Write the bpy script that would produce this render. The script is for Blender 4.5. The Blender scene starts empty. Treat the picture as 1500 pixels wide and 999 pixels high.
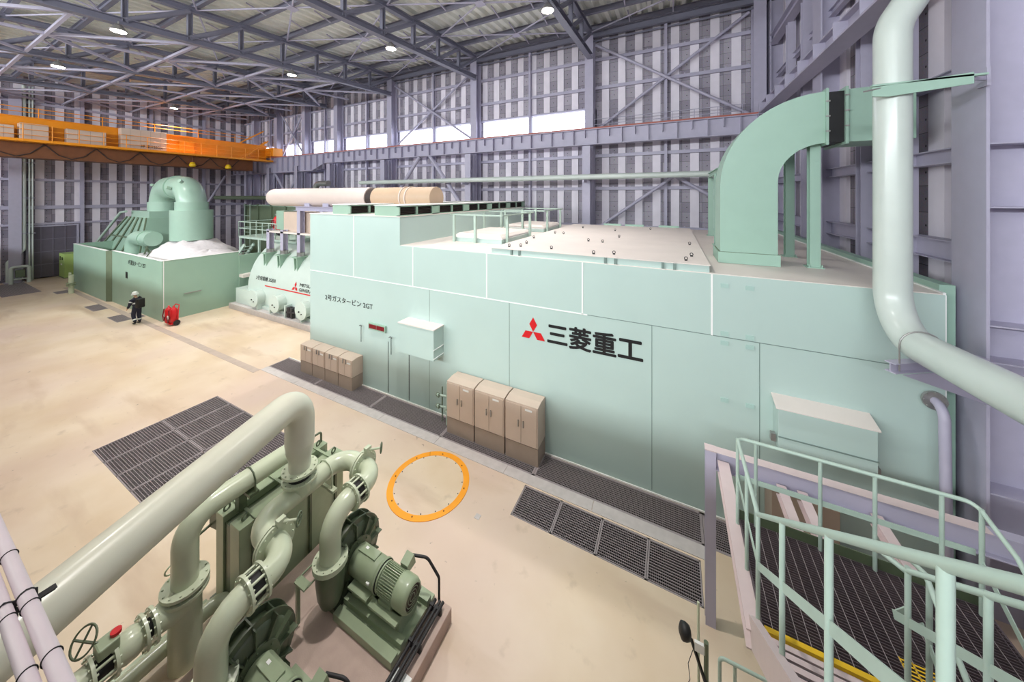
import bpy, bmesh, math, random
from mathutils import Vector, Matrix
random.seed(7)
S = bpy.context.scene
COL = S.collection
PI = math.pi

# ------------------------------------------------------------------ camera, light, exposure
F_PX, CX, HZ, YAW, EYE = 484.0, 738.0, 287.0, math.radians(27), 7.2
cam_d = bpy.data.cameras.new('camera'); cam = bpy.data.objects.new('camera', cam_d); COL.objects.link(cam)
cam_d.sensor_width = 36.0; cam_d.sensor_fit = 'HORIZONTAL'; cam_d.lens = F_PX / 1500 * 36
cam_d.shift_x = (750 - CX) / 1500; cam_d.shift_y = -(499.5 - HZ) / 1500
cam_d.clip_start = 0.05; cam_d.clip_end = 300
cam.location = (0, 0, EYE); cam.rotation_euler = (PI/2, 0, YAW)
S.camera = cam
S.view_settings.view_transform = 'Standard'; S.view_settings.look = 'None'
S.view_settings.gamma = 1.0; S.view_settings.use_curve_mapping = False
S.view_settings.exposure = 0.0
try:
    S.cycles.use_denoising = True
    S.cycles.max_bounces = 10; S.cycles.diffuse_bounces = 6; S.cycles.glossy_bounces = 4
    S.cycles.sample_clamp_indirect = 6.0
except Exception: pass
W = bpy.data.worlds.new('daylight'); S.world = W; W.use_nodes = True
W.node_tree.nodes['Background'].inputs[0].default_value = (0.86, 0.93, 1.0, 1)
W.node_tree.nodes['Background'].inputs[1].default_value = 1.0

def area_light(name, loc, rot, sx, sy, power, color, shape='RECTANGLE', spread=PI):
    d = bpy.data.lights.new(name, 'AREA'); d.shape = shape; d.size = sx
    if shape in ('RECTANGLE', 'ELLIPSE'): d.size_y = sy
    d.energy = power; d.color = color; d.spread = spread
    o = bpy.data.objects.new(name, d); COL.objects.link(o); o.location = loc; o.rotation_euler = rot
    return o
# daylight through the clerestory window band of the wall behind the camera (same band as in the back wall)
area_light('window_daylight', (-20, -15.8, 12.45), (PI/2, 0, 0), 56, 1.5, 10500, (0.92, 0.97, 1.0))
LAMP_POWER = 270.0

# ------------------------------------------------------------------ materials
def lin(c):
    c /= 255.0
    return c / 12.92 if c <= 0.04045 else ((c + 0.055) / 1.055) ** 2.4
def rgb(r, g, b): return (lin(r), lin(g), lin(b), 1)
def new_mat(name):
    m = bpy.data.materials.new(name); m.use_nodes = True
    return m, m.node_tree, m.node_tree.nodes['Principled BSDF']
def paint(name, c, rough=0.45, metal=0.0, var=0.08, scale=3.0, bump=0.0, bscale=60, coat=0.0):
    m, nt, b = new_mat(name)
    b.inputs['Roughness'].default_value = rough; b.inputs['Metallic'].default_value = metal
    if coat: b.inputs['Coat Weight'].default_value = coat; b.inputs['Coat Roughness'].default_value = 0.15
    tc = nt.nodes.new('ShaderNodeTexCoord')
    n = nt.nodes.new('ShaderNodeTexNoise'); n.inputs['Scale'].default_value = scale; n.inputs['Detail'].default_value = 5
    nt.links.new(tc.outputs['Object'], n.inputs['Vector'])
    mx = nt.nodes.new('ShaderNodeMix'); mx.data_type = 'RGBA'
    col = rgb(*c); k = 1 - var * 2.2
    mx.inputs[6].default_value = (col[0]*k, col[1]*k, col[2]*k, 1); mx.inputs[7].default_value = tuple(min(1, x*(1+var*0.6)) for x in col[:3]) + (1,)
    nt.links.new(n.outputs['Fac'], mx.inputs[0]); nt.links.new(mx.outputs[2], b.inputs['Base Color'])
    if bump:
        n2 = nt.nodes.new('ShaderNodeTexNoise'); n2.inputs['Scale'].default_value = bscale
        nt.links.new(tc.outputs['Object'], n2.inputs['Vector'])
        bp = nt.nodes.new('ShaderNodeBump'); bp.inputs['Strength'].default_value = bump; bp.inputs['Distance'].default_value = 0.01
        nt.links.new(n2.outputs['Fac'], bp.inputs['Height']); nt.links.new(bp.outputs['Normal'], b.inputs['Normal'])
    return m
def emit(name, c, s):
    m, nt, b = new_mat(name)
    b.inputs['Base Color'].default_value = rgb(*c); b.inputs['Emission Color'].default_value = rgb(*c); b.inputs['Emission Strength'].default_value = s
    return m
def floor_mat():
    m, nt, b = new_mat('concrete_floor')
    tc = nt.nodes.new('ShaderNodeTexCoord'); L = nt.links.new
    def noise(sc, det, rot=0, stretch=None):
        n = nt.nodes.new('ShaderNodeTexNoise'); n.inputs['Scale'].default_value = sc; n.inputs['Detail'].default_value = det
        mp = nt.nodes.new('ShaderNodeMapping'); L(tc.outputs['Object'], mp.inputs['Vector'])
        if stretch: mp.inputs['Scale'].default_value = stretch
        mp.inputs['Rotation'].default_value = (0, 0, rot)
        L(mp.outputs['Vector'], n.inputs['Vector']); return n
    def mix(a, bcol, fac, t='MIX'):
        mx = nt.nodes.new('ShaderNodeMix'); mx.data_type = 'RGBA'; mx.blend_type = t
        for sock, v in ((6, a), (7, bcol)):
            if isinstance(v, tuple): mx.inputs[sock].default_value = v
            else: L(v, mx.inputs[sock])
        if isinstance(fac, float): mx.inputs[0].default_value = fac
        else: L(fac, mx.inputs[0])
        return mx.outputs[2]
    def ramp(src, p0, p1):
        r = nt.nodes.new('ShaderNodeMapRange'); r.inputs[1].default_value = p0; r.inputs[2].default_value = p1; L(src, r.inputs[0]); return r.outputs[0]
    base = mix(rgb(212, 190, 162), rgb(226, 208, 186), ramp(noise(0.5, 4).outputs['Fac'], 0.35, 0.65))
    base = mix(base, rgb(206, 182, 172), ramp(noise(0.16, 3, 0.4).outputs['Fac'], 0.48, 0.75))
    base = mix(base, rgb(198, 174, 150), ramp(noise(0.9, 6, 0.2, (0.25, 1, 1)).outputs['Fac'], 0.56, 0.72))
    base = mix(base, rgb(172, 152, 132), ramp(noise(2.2, 7).outputs['Fac'], 0.63, 0.9))
    base = mix(base, rgb(120, 105, 92), ramp(noise(6.0, 4).outputs['Fac'], 0.70, 0.78))
    L(base, b.inputs['Base Color'])
    r = nt.nodes.new('ShaderNodeMapRange'); r.inputs[3].default_value = 0.30; r.inputs[4].default_value = 0.55
    L(noise(1.3, 5).outputs['Fac'], r.inputs[0]); L(r.outputs[0], b.inputs['Roughness'])
    return m
def panel_mat(name, c1, c2, axis, row=0.62, wid=0.53, off=0.0, dots=True):
    # perforated acoustic panels: block-to-block tone, joints, fixing dots; axis = which wall coordinate runs horizontally
    m, nt, b = new_mat(name); L = nt.links.new
    tc = nt.nodes.new('ShaderNodeTexCoord'); sp = nt.nodes.new('ShaderNodeSeparateXYZ'); cb = nt.nodes.new('ShaderNodeCombineXYZ')
    L(tc.outputs['Object'], sp.inputs[0]); L(sp.outputs[axis], cb.inputs[0]); L(sp.outputs['Z'], cb.inputs[1])
    br = nt.nodes.new('ShaderNodeTexBrick'); br.offset = off; br.squash = 1.0
    br.inputs['Scale'].default_value = 1.0; br.inputs['Brick Width'].default_value = wid; br.inputs['Row Height'].default_value = row
    br.inputs['Mortar Size'].default_value = 0.008; br.inputs['Bias'].default_value = 0.0
    br.inputs['Color1'].default_value = rgb(*c1); br.inputs['Color2'].default_value = rgb(*c2); br.inputs['Mortar'].default_value = rgb(*[int(x*0.6) for x in c1])
    L(cb.outputs[0], br.inputs['Vector'])
    n = nt.nodes.new('ShaderNodeTexNoise'); n.inputs['Scale'].default_value = 22; n.inputs['Detail'].default_value = 3
    L(tc.outputs['Object'], n.inputs['Vector'])
    mx = nt.nodes.new('ShaderNodeMix'); mx.data_type = 'RGBA'; mx.blend_type = 'MULTIPLY'; mx.inputs[0].default_value = 0.5
    L(br.outputs['Color'], mx.inputs[6]); L(n.outputs['Color'], mx.inputs[7])
    # fixing dot in the middle of every panel
    def vm(op, a, v):
        q = nt.nodes.new('ShaderNodeVectorMath'); q.operation = op; L(a, q.inputs[0])
        if v is not None: q.inputs[1].default_value = v
        return q
    q = vm('DIVIDE', cb.outputs[0], (wid, row, 1)); q = vm('FRACTION', q.outputs[0], None); q = vm('SUBTRACT', q.outputs[0], (0.5, 0.5, 0)); q = vm('MULTIPLY', q.outputs[0], (wid, row, 0)); q = vm('LENGTH', q.outputs[0], None)
    lt = nt.nodes.new('ShaderNodeMath'); lt.operation = 'LESS_THAN'; lt.inputs[1].default_value = 0.028; L(q.outputs['Value'], lt.inputs[0])
    dm = nt.nodes.new('ShaderNodeMix'); dm.data_type = 'RGBA'; L(lt.outputs[0], dm.inputs[0]); L(mx.outputs[2], dm.inputs[6]); dm.inputs[7].default_value = rgb(44, 42, 48)
    L(dm.outputs[2], b.inputs['Base Color']); b.inputs['Roughness'].default_value = 0.75
    return m

M = dict(
 floor=floor_mat(),
 pit=paint('pit_concrete_shade', (46, 42, 44), 0.9),  # concrete colour taken near black to carry the shade inside the pits
 curb=paint('kerb_concrete', (205, 198, 196), 0.6, var=0.12, scale=6),
 darkX=panel_mat('perforated_panel_back', (160, 154, 168), (198, 192, 204), 'X'),
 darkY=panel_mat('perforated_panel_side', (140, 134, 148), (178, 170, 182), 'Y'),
 light=paint('smooth_wall_panel', (236, 230, 240), 0.6, var=0.06, scale=2),
 steel=paint('lavender_steel', (180, 176, 196), 0.45, var=0.05, scale=4),
 steel_d=paint('grey_roof_steel', (126, 126, 142), 0.5, var=0.06, scale=4),
 deck=paint('roof_deck_sheet', (232, 234, 226), 0.55, var=0.06),
 aqua=paint('pale_green_enclosure_paint', (184, 205, 199), 0.38, var=0.03, scale=0.8, coat=0.15),
 aqua2=paint('green_enclosure_paint', (152, 182, 163), 0.42, var=0.05, scale=0.9),
 duct=paint('green_duct_paint', (158, 190, 174), 0.45, var=0.04, scale=2),
 rooftop=paint('dusty_roof_plate', (230, 220, 213), 0.55, var=0.06, scale=1.2),
 pump=paint('pump_green_paint', (158, 172, 142), 0.35, var=0.10, scale=5, coat=0.2),
 pipe=paint('pale_green_pipe_paint', (204, 212, 186), 0.28, var=0.05, scale=3, coat=0.3),
 bigpipe=paint('pale_grey_green_pipe_paint', (204, 214, 208), 0.30, var=0.05, scale=2, coat=0.25),
 mainpipe=paint('warm_lit_pipe_paint', (218,217,199), 0.32, var=0.05, scale=2, coat=0.2),  # same paint as bigpipe, with warm lamp light put into the colour
 rail=paint('pale_green_rail_paint', (178, 198, 186), 0.4, var=0.06, scale=6),
 beige=paint('beige_cabinet_paint', (208, 188, 172), 0.45, var=0.04, scale=3),
 beige_d=paint('brown_plinth_paint', (168, 150, 136), 0.55, var=0.06),
 pinksteel=paint('pinkish_primer_steel', (218, 200, 200), 0.5, var=0.06, scale=5),
 lagging=paint('beige_lagging_sheet', (220, 204, 196), 0.4, var=0.05, scale=1.5),
 lagging_d=paint('tan_lagging_sheet', (196, 170, 144), 0.45, var=0.08, scale=1.5),
 white=paint('white_seal', (240, 240, 238), 0.5, var=0.02),
 blanket=paint('white_insulation_blanket', (228, 222, 224), 0.9, var=0.12, scale=4, bump=0.8, bscale=6),
 conduit=paint('pale_pink_conduit_paint', (220, 206, 212), 0.4, var=0.05, scale=5),
 black=paint('black_paint', (22, 22, 24), 0.5, var=0.05),
 darkgrey=paint('dark_rubber', (44, 42, 44), 0.6, var=0.1),
 louvre=paint('dark_louvre', (58, 46, 42), 0.6, var=0.2, scale=8),
 red=paint('red_paint', (214, 28, 36), 0.4, var=0.08),
 darkred=paint('dark_red_display', (120, 16, 30), 0.3, var=0.1),
 orange=paint('orange_crane_paint', (244, 152, 24), 0.4, var=0.08, scale=2),
 orange_r=paint('orange_floor_ring_paint', (250, 164, 36), 0.5, var=0.05),
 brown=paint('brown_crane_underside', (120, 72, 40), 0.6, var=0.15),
 yellow=paint('yellow_nosing_paint', (240, 196, 30), 0.45, var=0.06),
 grate=paint('galvanised_grating', (158, 148, 150), 0.5, metal=0.0, var=0.1, scale=10),
 grate_d=paint('dark_grating_bars', (92, 80, 86), 0.55, var=0.1, scale=10),
 grate_w=paint('pale_grating_frame', (206, 198, 190), 0.5, var=0.1),
 steelgrey=paint('bare_steel', (170, 168, 166), 0.35, metal=0.7, var=0.1),
 lime=paint('lime_green_panel_paint', (176, 204, 120), 0.4, var=0.05),
 olive=paint('dark_green_casing', (110, 124, 100), 0.5, var=0.12, scale=3),
 navy=paint('navy_fabric', (34, 38, 58), 0.8, var=0.15, scale=20),
 skin=paint('skin', (214, 170, 140), 0.5, var=0.04),
 silver=paint('silver_reflective', (214, 218, 214), 0.4, var=0.05),
 padc=paint('pump_pad_concrete', (196, 172, 160), 0.7, var=0.14, scale=4, bump=0.2),
 pane=emit('daylit_window_pane', (238, 244, 255), 5.0),
 lamp_glow=emit('lamp_glow', (255, 244, 230), 30.0),
 doorm=paint('dark_grey_door_paint', (104, 98, 112), 0.5, var=0.08),
)

# ------------------------------------------------------------------ mesh helpers
def V(*a): return Vector(a)
class MB:
    def __init__(s): s.v = []; s.f = []; s.sm = []
    def add(s, vs, fs, smooth=False):
        k = len(s.v); s.v += [Vector(p) for p in vs]
        for f in fs: s.f.append([i + k for i in f]); s.sm.append(smooth)
        return s
    def box(s, a, b):
        (x0,y0,z0),(x1,y1,z1) = a, b
        x0,x1 = min(x0,x1),max(x0,x1); y0,y1 = min(y0,y1),max(y0,y1); z0,z1 = min(z0,z1),max(z0,z1)
        return s.add([(x0,y0,z0),(x1,y0,z0),(x1,y1,z0),(x0,y1,z0),(x0,y0,z1),(x1,y0,z1),(x1,y1,z1),(x0,y1,z1)],
              [(0,3,2,1),(4,5,6,7),(0,1,5,4),(1,2,6,5),(2,3,7,6),(3,0,4,7)])
    def frame(s, d, up=None):
        d = d.normalized(); up = up or (V(0,0,1) if abs(d.z) < 0.95 else V(1,0,0))
        x = d.cross(up).normalized(); return x, x.cross(d).normalized()
    def bar(s, p, q, w, h, up=None):
        p, q = Vector(p), Vector(q); x, y = s.frame(q - p, up)
        vs = []
        for c in (p, q):
            for sx, sy in ((-1,-1),(1,-1),(1,1),(-1,1)): vs.append(c + x*sx*w/2 + y*sy*h/2)
        return s.add(vs, [(0,1,2,3),(7,6,5,4),(0,4,5,1),(1,5,6,2),(2,6,7,3),(3,7,4,0)])
    def ibeam(s, p, q, w, h, t=0.02, tf=0.025, up=None):
        # w = flange width, h = depth (along up)
        p, q = Vector(p), Vector(q); x, y = s.frame(q - p, up)
        o = y * (h/2 - tf/2)
        s.bar(p + o, q + o, w, tf, y); s.bar(p - o, q - o, w, tf, y); s.bar(p, q, t, h - 2*tf, y)
        return s
    def channel(s, p, q, w, h, t=0.02, side=1, up=None):
        p, q = Vector(p), Vector(q); x, y = s.frame(q - p, up); o = y*(h/2 - t/2)
        s.bar(p + o, q + o, w, t, y); s.bar(p - o, q - o, w, t, y); s.bar(p + x*side*(w/2-t/2), q + x*side*(w/2-t/2), t, h - 2*t, y)
        return s
    def tube(s, pts, r, n=12, caps=True, closed=False):
        pts = [Vector(p) for p in pts]; m = len(pts); rr = r if isinstance(r, (list, tuple)) else [r]*m
        T = []
        for i in range(m):
            if closed: d = pts[(i+1) % m] - pts[i-1]
            elif i == 0: d = pts[1] - pts[0]
            elif i == m-1: d = pts[-1] - pts[-2]
            else: d = (pts[i+1]-pts[i]).normalized() + (pts[i]-pts[i-1]).normalized()
            T.append(d.normalized())
        x, y = s.frame(T[0]); rings = []
        for i in range(m):
            if i:
                ax = T[i-1].cross(T[i])
                if ax.length > 1e-6:
                    R = Matrix.Rotation(T[i-1].angle(T[i]), 3, ax.normalized()); x = R @ x; y = R @ y
            rings.append([pts[i] + (x*math.cos(2*PI*k/n) + y*math.sin(2*PI*k/n))*rr[i] for k in range(n)])
        base = len(s.v)
        for ring in rings: s.v += ring
        last = m if closed else m - 1
        for i in range(last):
            j = (i+1) % m
            for k in range(n):
                l = (k+1) % n
                s.f.append([base+i*n+k, base+i*n+l, base+j*n+l, base+j*n+k]); s.sm.append(True)
        if caps and not closed:
            s.add(rings[0], [tuple(range(n-1,-1,-1))]); s.add(rings[-1], [tuple(range(n))])
        return s
    def cyl(s, p, q, r, n=16, r2=None): return s.tube([p, q], [r, r if r2 is None else r2], n)
    def flange(s, c, d, R, t=0.03, bolts=0, br=0.012, n=24, bh=0.02):
        c, d = Vector(c), Vector(d).normalized(); s.cyl(c - d*t/2, c + d*t/2, R, n)
        x, y = s.frame(d)
        for k in range(bolts):
            a = 2*PI*k/bolts; p = c + (x*math.cos(a) + y*math.sin(a))*(R*0.87)
            s.cyl(p - d*(t/2+bh), p + d*(t/2+bh), br, 6)
        return s
    def lathe(s, prof, c, d, n=24, up=None):
        c, d = Vector(c), Vector(d).normalized(); x, y = s.frame(d, up); base = len(s.v)
        for (r, h) in prof:
            for k in range(n):
                a = 2*PI*k/n; s.v.append(c + d*h + (x*math.cos(a)+y*math.sin(a))*r)
        for i in range(len(prof)-1):
            for k in range(n):
                l = (k+1) % n
                s.f.append([base+i*n+k, base+i*n+l, base+(i+1)*n+l, base+(i+1)*n+k]); s.sm.append(True)
        return s
    def prism(s, poly, a, b):
        # poly: 3d points of one end, extruded by vector (b - a)
        e = Vector(b) - Vector(a); n = len(poly); P = [Vector(p) for p in poly]
        fs = [tuple(range(n-1,-1,-1)), tuple(range(n, 2*n))] + [(i, (i+1)%n, n+(i+1)%n, n+i) for i in range(n)]
        return s.add(P + [p+e for p in P], fs)
    def torus(s, c, d, R, r, n=24, k=8):
        c, d = Vector(c), Vector(d).normalized(); x, y = s.frame(d)
        return s.tube([c + (x*math.cos(2*PI*i/n)+y*math.sin(2*PI*i/n))*R for i in range(n)], r, k, closed=True)
    def mesh(s, name, off):
        me = bpy.data.meshes.new(name)
        me.from_pydata([tuple(v - off) for v in s.v], [], s.f)
        me.polygons.foreach_set('use_smooth', s.sm)
        bm = bmesh.new(); bm.from_mesh(me); bmesh.ops.recalc_face_normals(bm, faces=bm.faces); bm.to_mesh(me); bm.free()
        me.update(); return me
    def build(s, name, mat, parent=None, bevel=0.0, base=None):
        if parent is not None: off = parent_origin(parent)
        else:
            if base is None:
                xs = [v.x for v in s.v]; ys = [v.y for v in s.v]; zs = [v.z for v in s.v]
                base = ((min(xs)+max(xs))/2, (min(ys)+max(ys))/2, min(zs))
            off = Vector(base)
        o = bpy.data.objects.new(name, s.mesh(name, off)); COL.objects.link(o)
        o.data.materials.append(mat if not isinstance(mat, str) else M[mat])
        if parent is not None: o.parent = parent
        else: o.location = off
        if bevel:
            md = o.modifiers.new('Bevel', 'BEVEL'); md.width = bevel; md.segments = 2; md.limit_method = 'ANGLE'; md.angle_limit = math.radians(50)
        return o
def parent_origin(p):
    o = Vector((0,0,0))
    while p is not None: o = o + p.location; p = p.parent
    return o
def tag(o, label, cat, group=None, kind=None):
    o['label'] = label; o['category'] = cat
    if group: o['group'] = group
    if kind: o['kind'] = kind
    return o
def thing(name, label, cat, loc, group=None):
    o = bpy.data.objects.new(name, None); COL.objects.link(o); o.location = loc; o.empty_display_size = 0.2
    return tag(o, label, cat, group)
def struct(o): o['kind'] = 'structure'; return o
def lab(o, text): o['label'] = text; return o
def dup(o, delta=(0,0,0), parent=None, label=None):
    c = o.copy(); COL.objects.link(c)
    if parent is not None: c.parent = parent
    else: c.location = Vector(o.location) + Vector(delta)
    for ch in list(o.children): dup(ch, parent=c)
    if label: c['label'] = label
    return c
def arc(c, a, b, n=8):
    # quarter bend: centre c, from c+a to c+b (a, b perpendicular, same length)
    c, a, b = Vector(c), Vector(a), Vector(b)
    return [c + a*math.cos(t*PI/2/n) + b*math.sin(t*PI/2/n) for t in range(n+1)]
def route(pts, R, n=7):
    # polyline with rounded corners of radius R
    pts = [Vector(p) for p in pts]; out = [pts[0]]
    for i in range(1, len(pts)-1):
        u = (pts[i-1]-pts[i]); w = (pts[i+1]-pts[i]); lu, lw = u.length, w.length; u.normalize(); w.normalize()
        ang = u.angle(w)
        if ang > PI-0.01: out.append(pts[i]); continue
        d = min(R / math.tan(ang/2), lu*0.49 if i > 1 else lu*0.98, lw*0.49 if i < len(pts)-2 else lw*0.98)
        rad = d * math.tan(ang/2); c = pts[i] + (u+w).normalized() * (rad / math.sin(ang/2))
        A = pts[i]+u*d - c; B = pts[i]+w*d - c; th = A.angle(B)
        for k in range(n+1):
            t = k/n; out.append(c + (A*math.sin((1-t)*th) + B*math.sin(t*th))/math.sin(th))
    out.append(pts[-1]); return out
def text_verts(body, bold=0.0, extrude=0.0):
    cu = bpy.data.curves.new('txt', 'FONT'); cu.body = body; cu.offset = bold; cu.extrude = extrude; cu.resolution_u = 3
    o = bpy.data.objects.new('txt', cu); COL.objects.link(o)
    dg = bpy.context.evaluated_depsgraph_get(); dg.update()
    me = bpy.data.meshes.new_from_object(o.evaluated_get(dg))
    vs = [v.co.copy() for v in me.vertices]; fs = [tuple(p.vertices) for p in me.polygons]
    bpy.data.objects.remove(o); bpy.data.curves.remove(cu); bpy.data.meshes.remove(me)
    return vs, fs
def lettering(name, body, x0, x1, z0, z1, yfun, mat, parent, bold=0.0, right=V(1,0,0), origin=V(0,0,0), normal=None):
    # flat lettering stretched into the box x0..x1 / z0..z1 of a vertical surface; yfun(z) gives the surface
    vs, fs = text_verts(body, 0)
    ax, bx = min(v.x for v in vs), max(v.x for v in vs); ay, by = min(v.y for v in vs), max(v.y for v in vs)
    mb = MB(); out = []
    K = [(0,0)] if bold <= 0 else [(0,0),(-bold,0),(bold,0),(0,-bold),(0,bold),(bold*.7,bold*.7),(-bold*.7,-bold*.7),(bold*.7,-bold*.7),(-bold*.7,bold*.7)]
    for v in vs:
        u = x0 + (v.x-ax)/(bx-ax)*(x1-x0); z = z0 + (v.y-ay)/(by-ay)*(z1-z0)
        if normal is None: out.append(V(u, yfun(z) - 0.006, z))
        else: out.append(V(yfun(z), u, z))
    # thin solid: front and back skins
    k_ = (z1-z0)
    for i, (ox, oz) in enumerate(K):
        dv = V(ox*k_, -0.0004*i, oz*k_) if normal is None else V(0.0004*i, ox*k_, oz*k_)
        mb.add([p+dv for p in out], fs)
    return mb.build(name, mat, parent)
def diamonds(name, cx, cz, h, yfun, mat, parent):
    # red three-diamond emblem, total height h
    r = h/ (math.sqrt(3)) ; mb = MB(); s = h/ (1.5*1.1547) / 1.0
    L = h / (math.sqrt(3))          # rhombus side so that top tip to bottom = h
    c = V(cx, 0, cz)
    for ang in (90, 210, 330):
        d = V(math.cos(math.radians(ang)), 0, math.sin(math.radians(ang)))
        e1 = V(math.cos(math.radians(ang+30)), 0, math.sin(math.radians(ang+30))); e2 = V(math.cos(math.radians(ang-30)), 0, math.sin(math.radians(ang-30)))
        s_ = h*0.385
        q = [c, c + e1*s_, c + d*s_*math.sqrt(3), c + e2*s_]
        vs = [V(p.x, yfun(p.z) - 0.008, p.z) for p in q]
        mb.add(vs, [(0,1,2,3)])
    return mb.build(name, mat, parent)
# ================================================================== SETTING
XL, XR, YB, YF = -49.3, 5.3, 23.0, -16.0
def zdeck(y): return 18.55 - 0.07*(YB - y)
def zbot(y): return 16.35 - 0.07*(21.7 - y)

# floor with real pits under the gratings
PITS = [(-14.6,-9.9,3.03,5.92), (-3.26,0.5,6.72,7.58), (-15.2,3.6,7.92,8.74), (-34.0,-32.1,6.72,7.6), (-29.8,-28.1,6.75,7.9),
        (-41.3,-40.1,6.7,7.5), (-48.3,-42.3,4.7,6.38)]
def build_floor():
    xs = sorted(set([XL-0.2, 8.0] + [p[0] for p in PITS] + [p[1] for p in PITS])); ys = sorted(set([YF, YB+0.2] + [p[2] for p in PITS] + [p[3] for p in PITS]))
    mb = MB()
    inside = lambda x, y: any(p[0] < x < p[1] and p[2] < y < p[3] for p in PITS)
    for i in range(len(xs)-1):
        for j in range(len(ys)-1):
            if not inside((xs[i]+xs[i+1])/2, (ys[j]+ys[j+1])/2):
                mb.add([(xs[i],ys[j],0),(xs[i+1],ys[j],0),(xs[i+1],ys[j+1],0),(xs[i],ys[j+1],0)], [(0,1,2,3)])
    o = mb.build('floor', 'floor', base=(0,0,0)); struct(o)
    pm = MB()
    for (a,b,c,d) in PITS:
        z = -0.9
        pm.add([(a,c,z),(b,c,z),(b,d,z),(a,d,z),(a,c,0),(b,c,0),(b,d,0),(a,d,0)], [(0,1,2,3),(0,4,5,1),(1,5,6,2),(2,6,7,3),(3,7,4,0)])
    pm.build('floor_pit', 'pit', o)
build_floor()
mb = MB()
for k in range(7):
    x0 = -15.2 + k*2.26; mb.box((x0, 7.62, 0), (x0+2.25, 7.915, 0.012))
struct(mb.build('trim_1', 'curb'))
mb = MB(); mb.box((-15.2,8.745,0),(4.3,8.775,0.03)); struct(mb.build('trim_2', 'white'))
# worn grey strip on the floor in front of the far enclosure
mb = MB(); mb.box((-42.5,7.35,0),(-15.2,7.62,0.006)); struct(mb.build('trim_3', paint('grey_floor_strip', (196,178,166), 0.6, var=0.15, scale=3)))

# back wall (long wall with the window band)
ZW0, ZW1 = 11.72, 13.12
COLS = [4.2, -4.9, -13.9, -22.9, -30.3, -35.6, -40.8, -45.6]
mb = MB()
mb.box((XL,YB,0),(XR,YB+0.2,ZW0)); mb.box((XL,YB,ZW1),(XR,YB+0.2,18.8)); mb.box((-4.9,YB,ZW0),(XR,YB+0.2,ZW1))
for c in COLS[1:]: mb.box((c-0.3,YB,ZW0),(c+0.3,YB+0.2,ZW1))
wb = struct(mb.build('wall_back', 'darkX', base=(0,0,0)))
mb = MB(); x = XR - 0.75
while x > XL + 0.5:
    w = 0.46
    for (za, zb) in ((0.2, ZW0-0.12), (ZW1+0.12, 18.5)) if x < -5.2 else ((0.2, 18.5),):
        mb.box((x-w, YB-0.07, za), (x, YB, zb))
    x -= 1.04
mb.build('smooth_panel', 'light', wb)
for z in (2.6, 5.2, 7.7, 9.9, 14.5, 16.4):
    mb = MB(); mb.channel((XL+0.2,YB-0.16,z),(XR-0.1,YB-0.16,z),0.14,0.2,0.015)
    x = XR-0.5
    while x > XL+0.5: mb.box((x,YB-0.25,z+0.1),(x+0.07,YB-0.17,z+0.16)); x -= 1.04
    mb.build('girt', 'steel', wb)
for z in (ZW0-0.06, ZW1+0.06):
    mb = MB(); mb.box((XL+0.2,YB-0.16,z-0.06),(-5.1,YB-0.0,z+0.06)); mb.build('girt', 'steel', wb)
mids = [(COLS[i]+COLS[i+1])/2 for i in range(len(COLS)-1)]
for c in mids:
    mb = MB(); mb.ibeam((c,YB-0.25,0),(c,YB-0.25,18.2),0.16,0.22,0.015,0.015,up=V(0,1,0)); mb.build('wall_post', 'steel', wb)
# eaves beam
mb = MB(); mb.ibeam((XL+.1,YB-0.5,zdeck(YB)-0.55),(XR-.1,YB-0.5,zdeck(YB)-0.55),0.25,0.4); tag(mb.build('eaves_beam', 'steel_d'),'dark eaves beam along the top of the windowed wall','beam')
mb = MB(); mb.box((XL,YB-0.3,zdeck(YB)-0.95),(XR,YB-0.22,zdeck(YB)-0.85)); mb.build('eaves_angle', 'steel_d', wb)
# window panes with frames
wn = 1
for i in range(1, len(COLS)-1):
    for a, b in ((COLS[i+1]+0.3, mids[i]-0.08), (mids[i]+0.08, COLS[i]-0.3)):
        fr = MB(); t = 0.05
        for p, q in (((a,YB+0.02,ZW0),(b,YB+0.1,ZW0+t)), ((a,YB+0.02,ZW1-t),(b,YB+0.1,ZW1)), ((a,YB+0.02,ZW0+t),(a+t,YB+0.1,ZW1-t)), ((b-t,YB+0.02,ZW0+t),(b,YB+0.1,ZW1-t))): fr.box(p, q)
        w = fr.build('window_%d' % wn, 'white'); struct(w); wn += 1
        mb = MB(); mb.box((a+t,YB+0.06,ZW0+t),(b-t,YB+0.08,ZW1-t)); mb.build('pane', 'pane', w)

# right end wall
mb = MB(); mb.box((XR,YF,0),(XR+0.2,YB+0.2,19)); wr = struct(mb.build('wall_right', 'darkY', base=(0,0,0)))
mb = MB(); y = YB - 0.7
while y > YF + 1:
    mb.box((XR-0.1,y-0.5,0.2),(XR,y,18.4)); y -= 1.12
mb.build('smooth_panel', 'light', wr)
for z, d in ((2.4,.2),(4.6,.2),(6.1,.42),(8.0,.3),(9.6,.22),(13.6,.25),(15.6,.25)):
    mb = MB(); mb.ibeam((XR-0.3,9.3,z),(XR-0.3,YB-0.6,z),0.3 if d > .25 else 0.18,d,0.015,0.02); mb.build('girt', 'steel', wr)
for y in (11.2, 13.0, 17.6, 19.6):
    mb = MB(); mb.ibeam((XR-0.42,y,0),(XR-0.42,y,18),0.3,0.3,0.02,0.02,up=V(0,1,0)); mb.build('wall_post', 'steel', wr)
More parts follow.
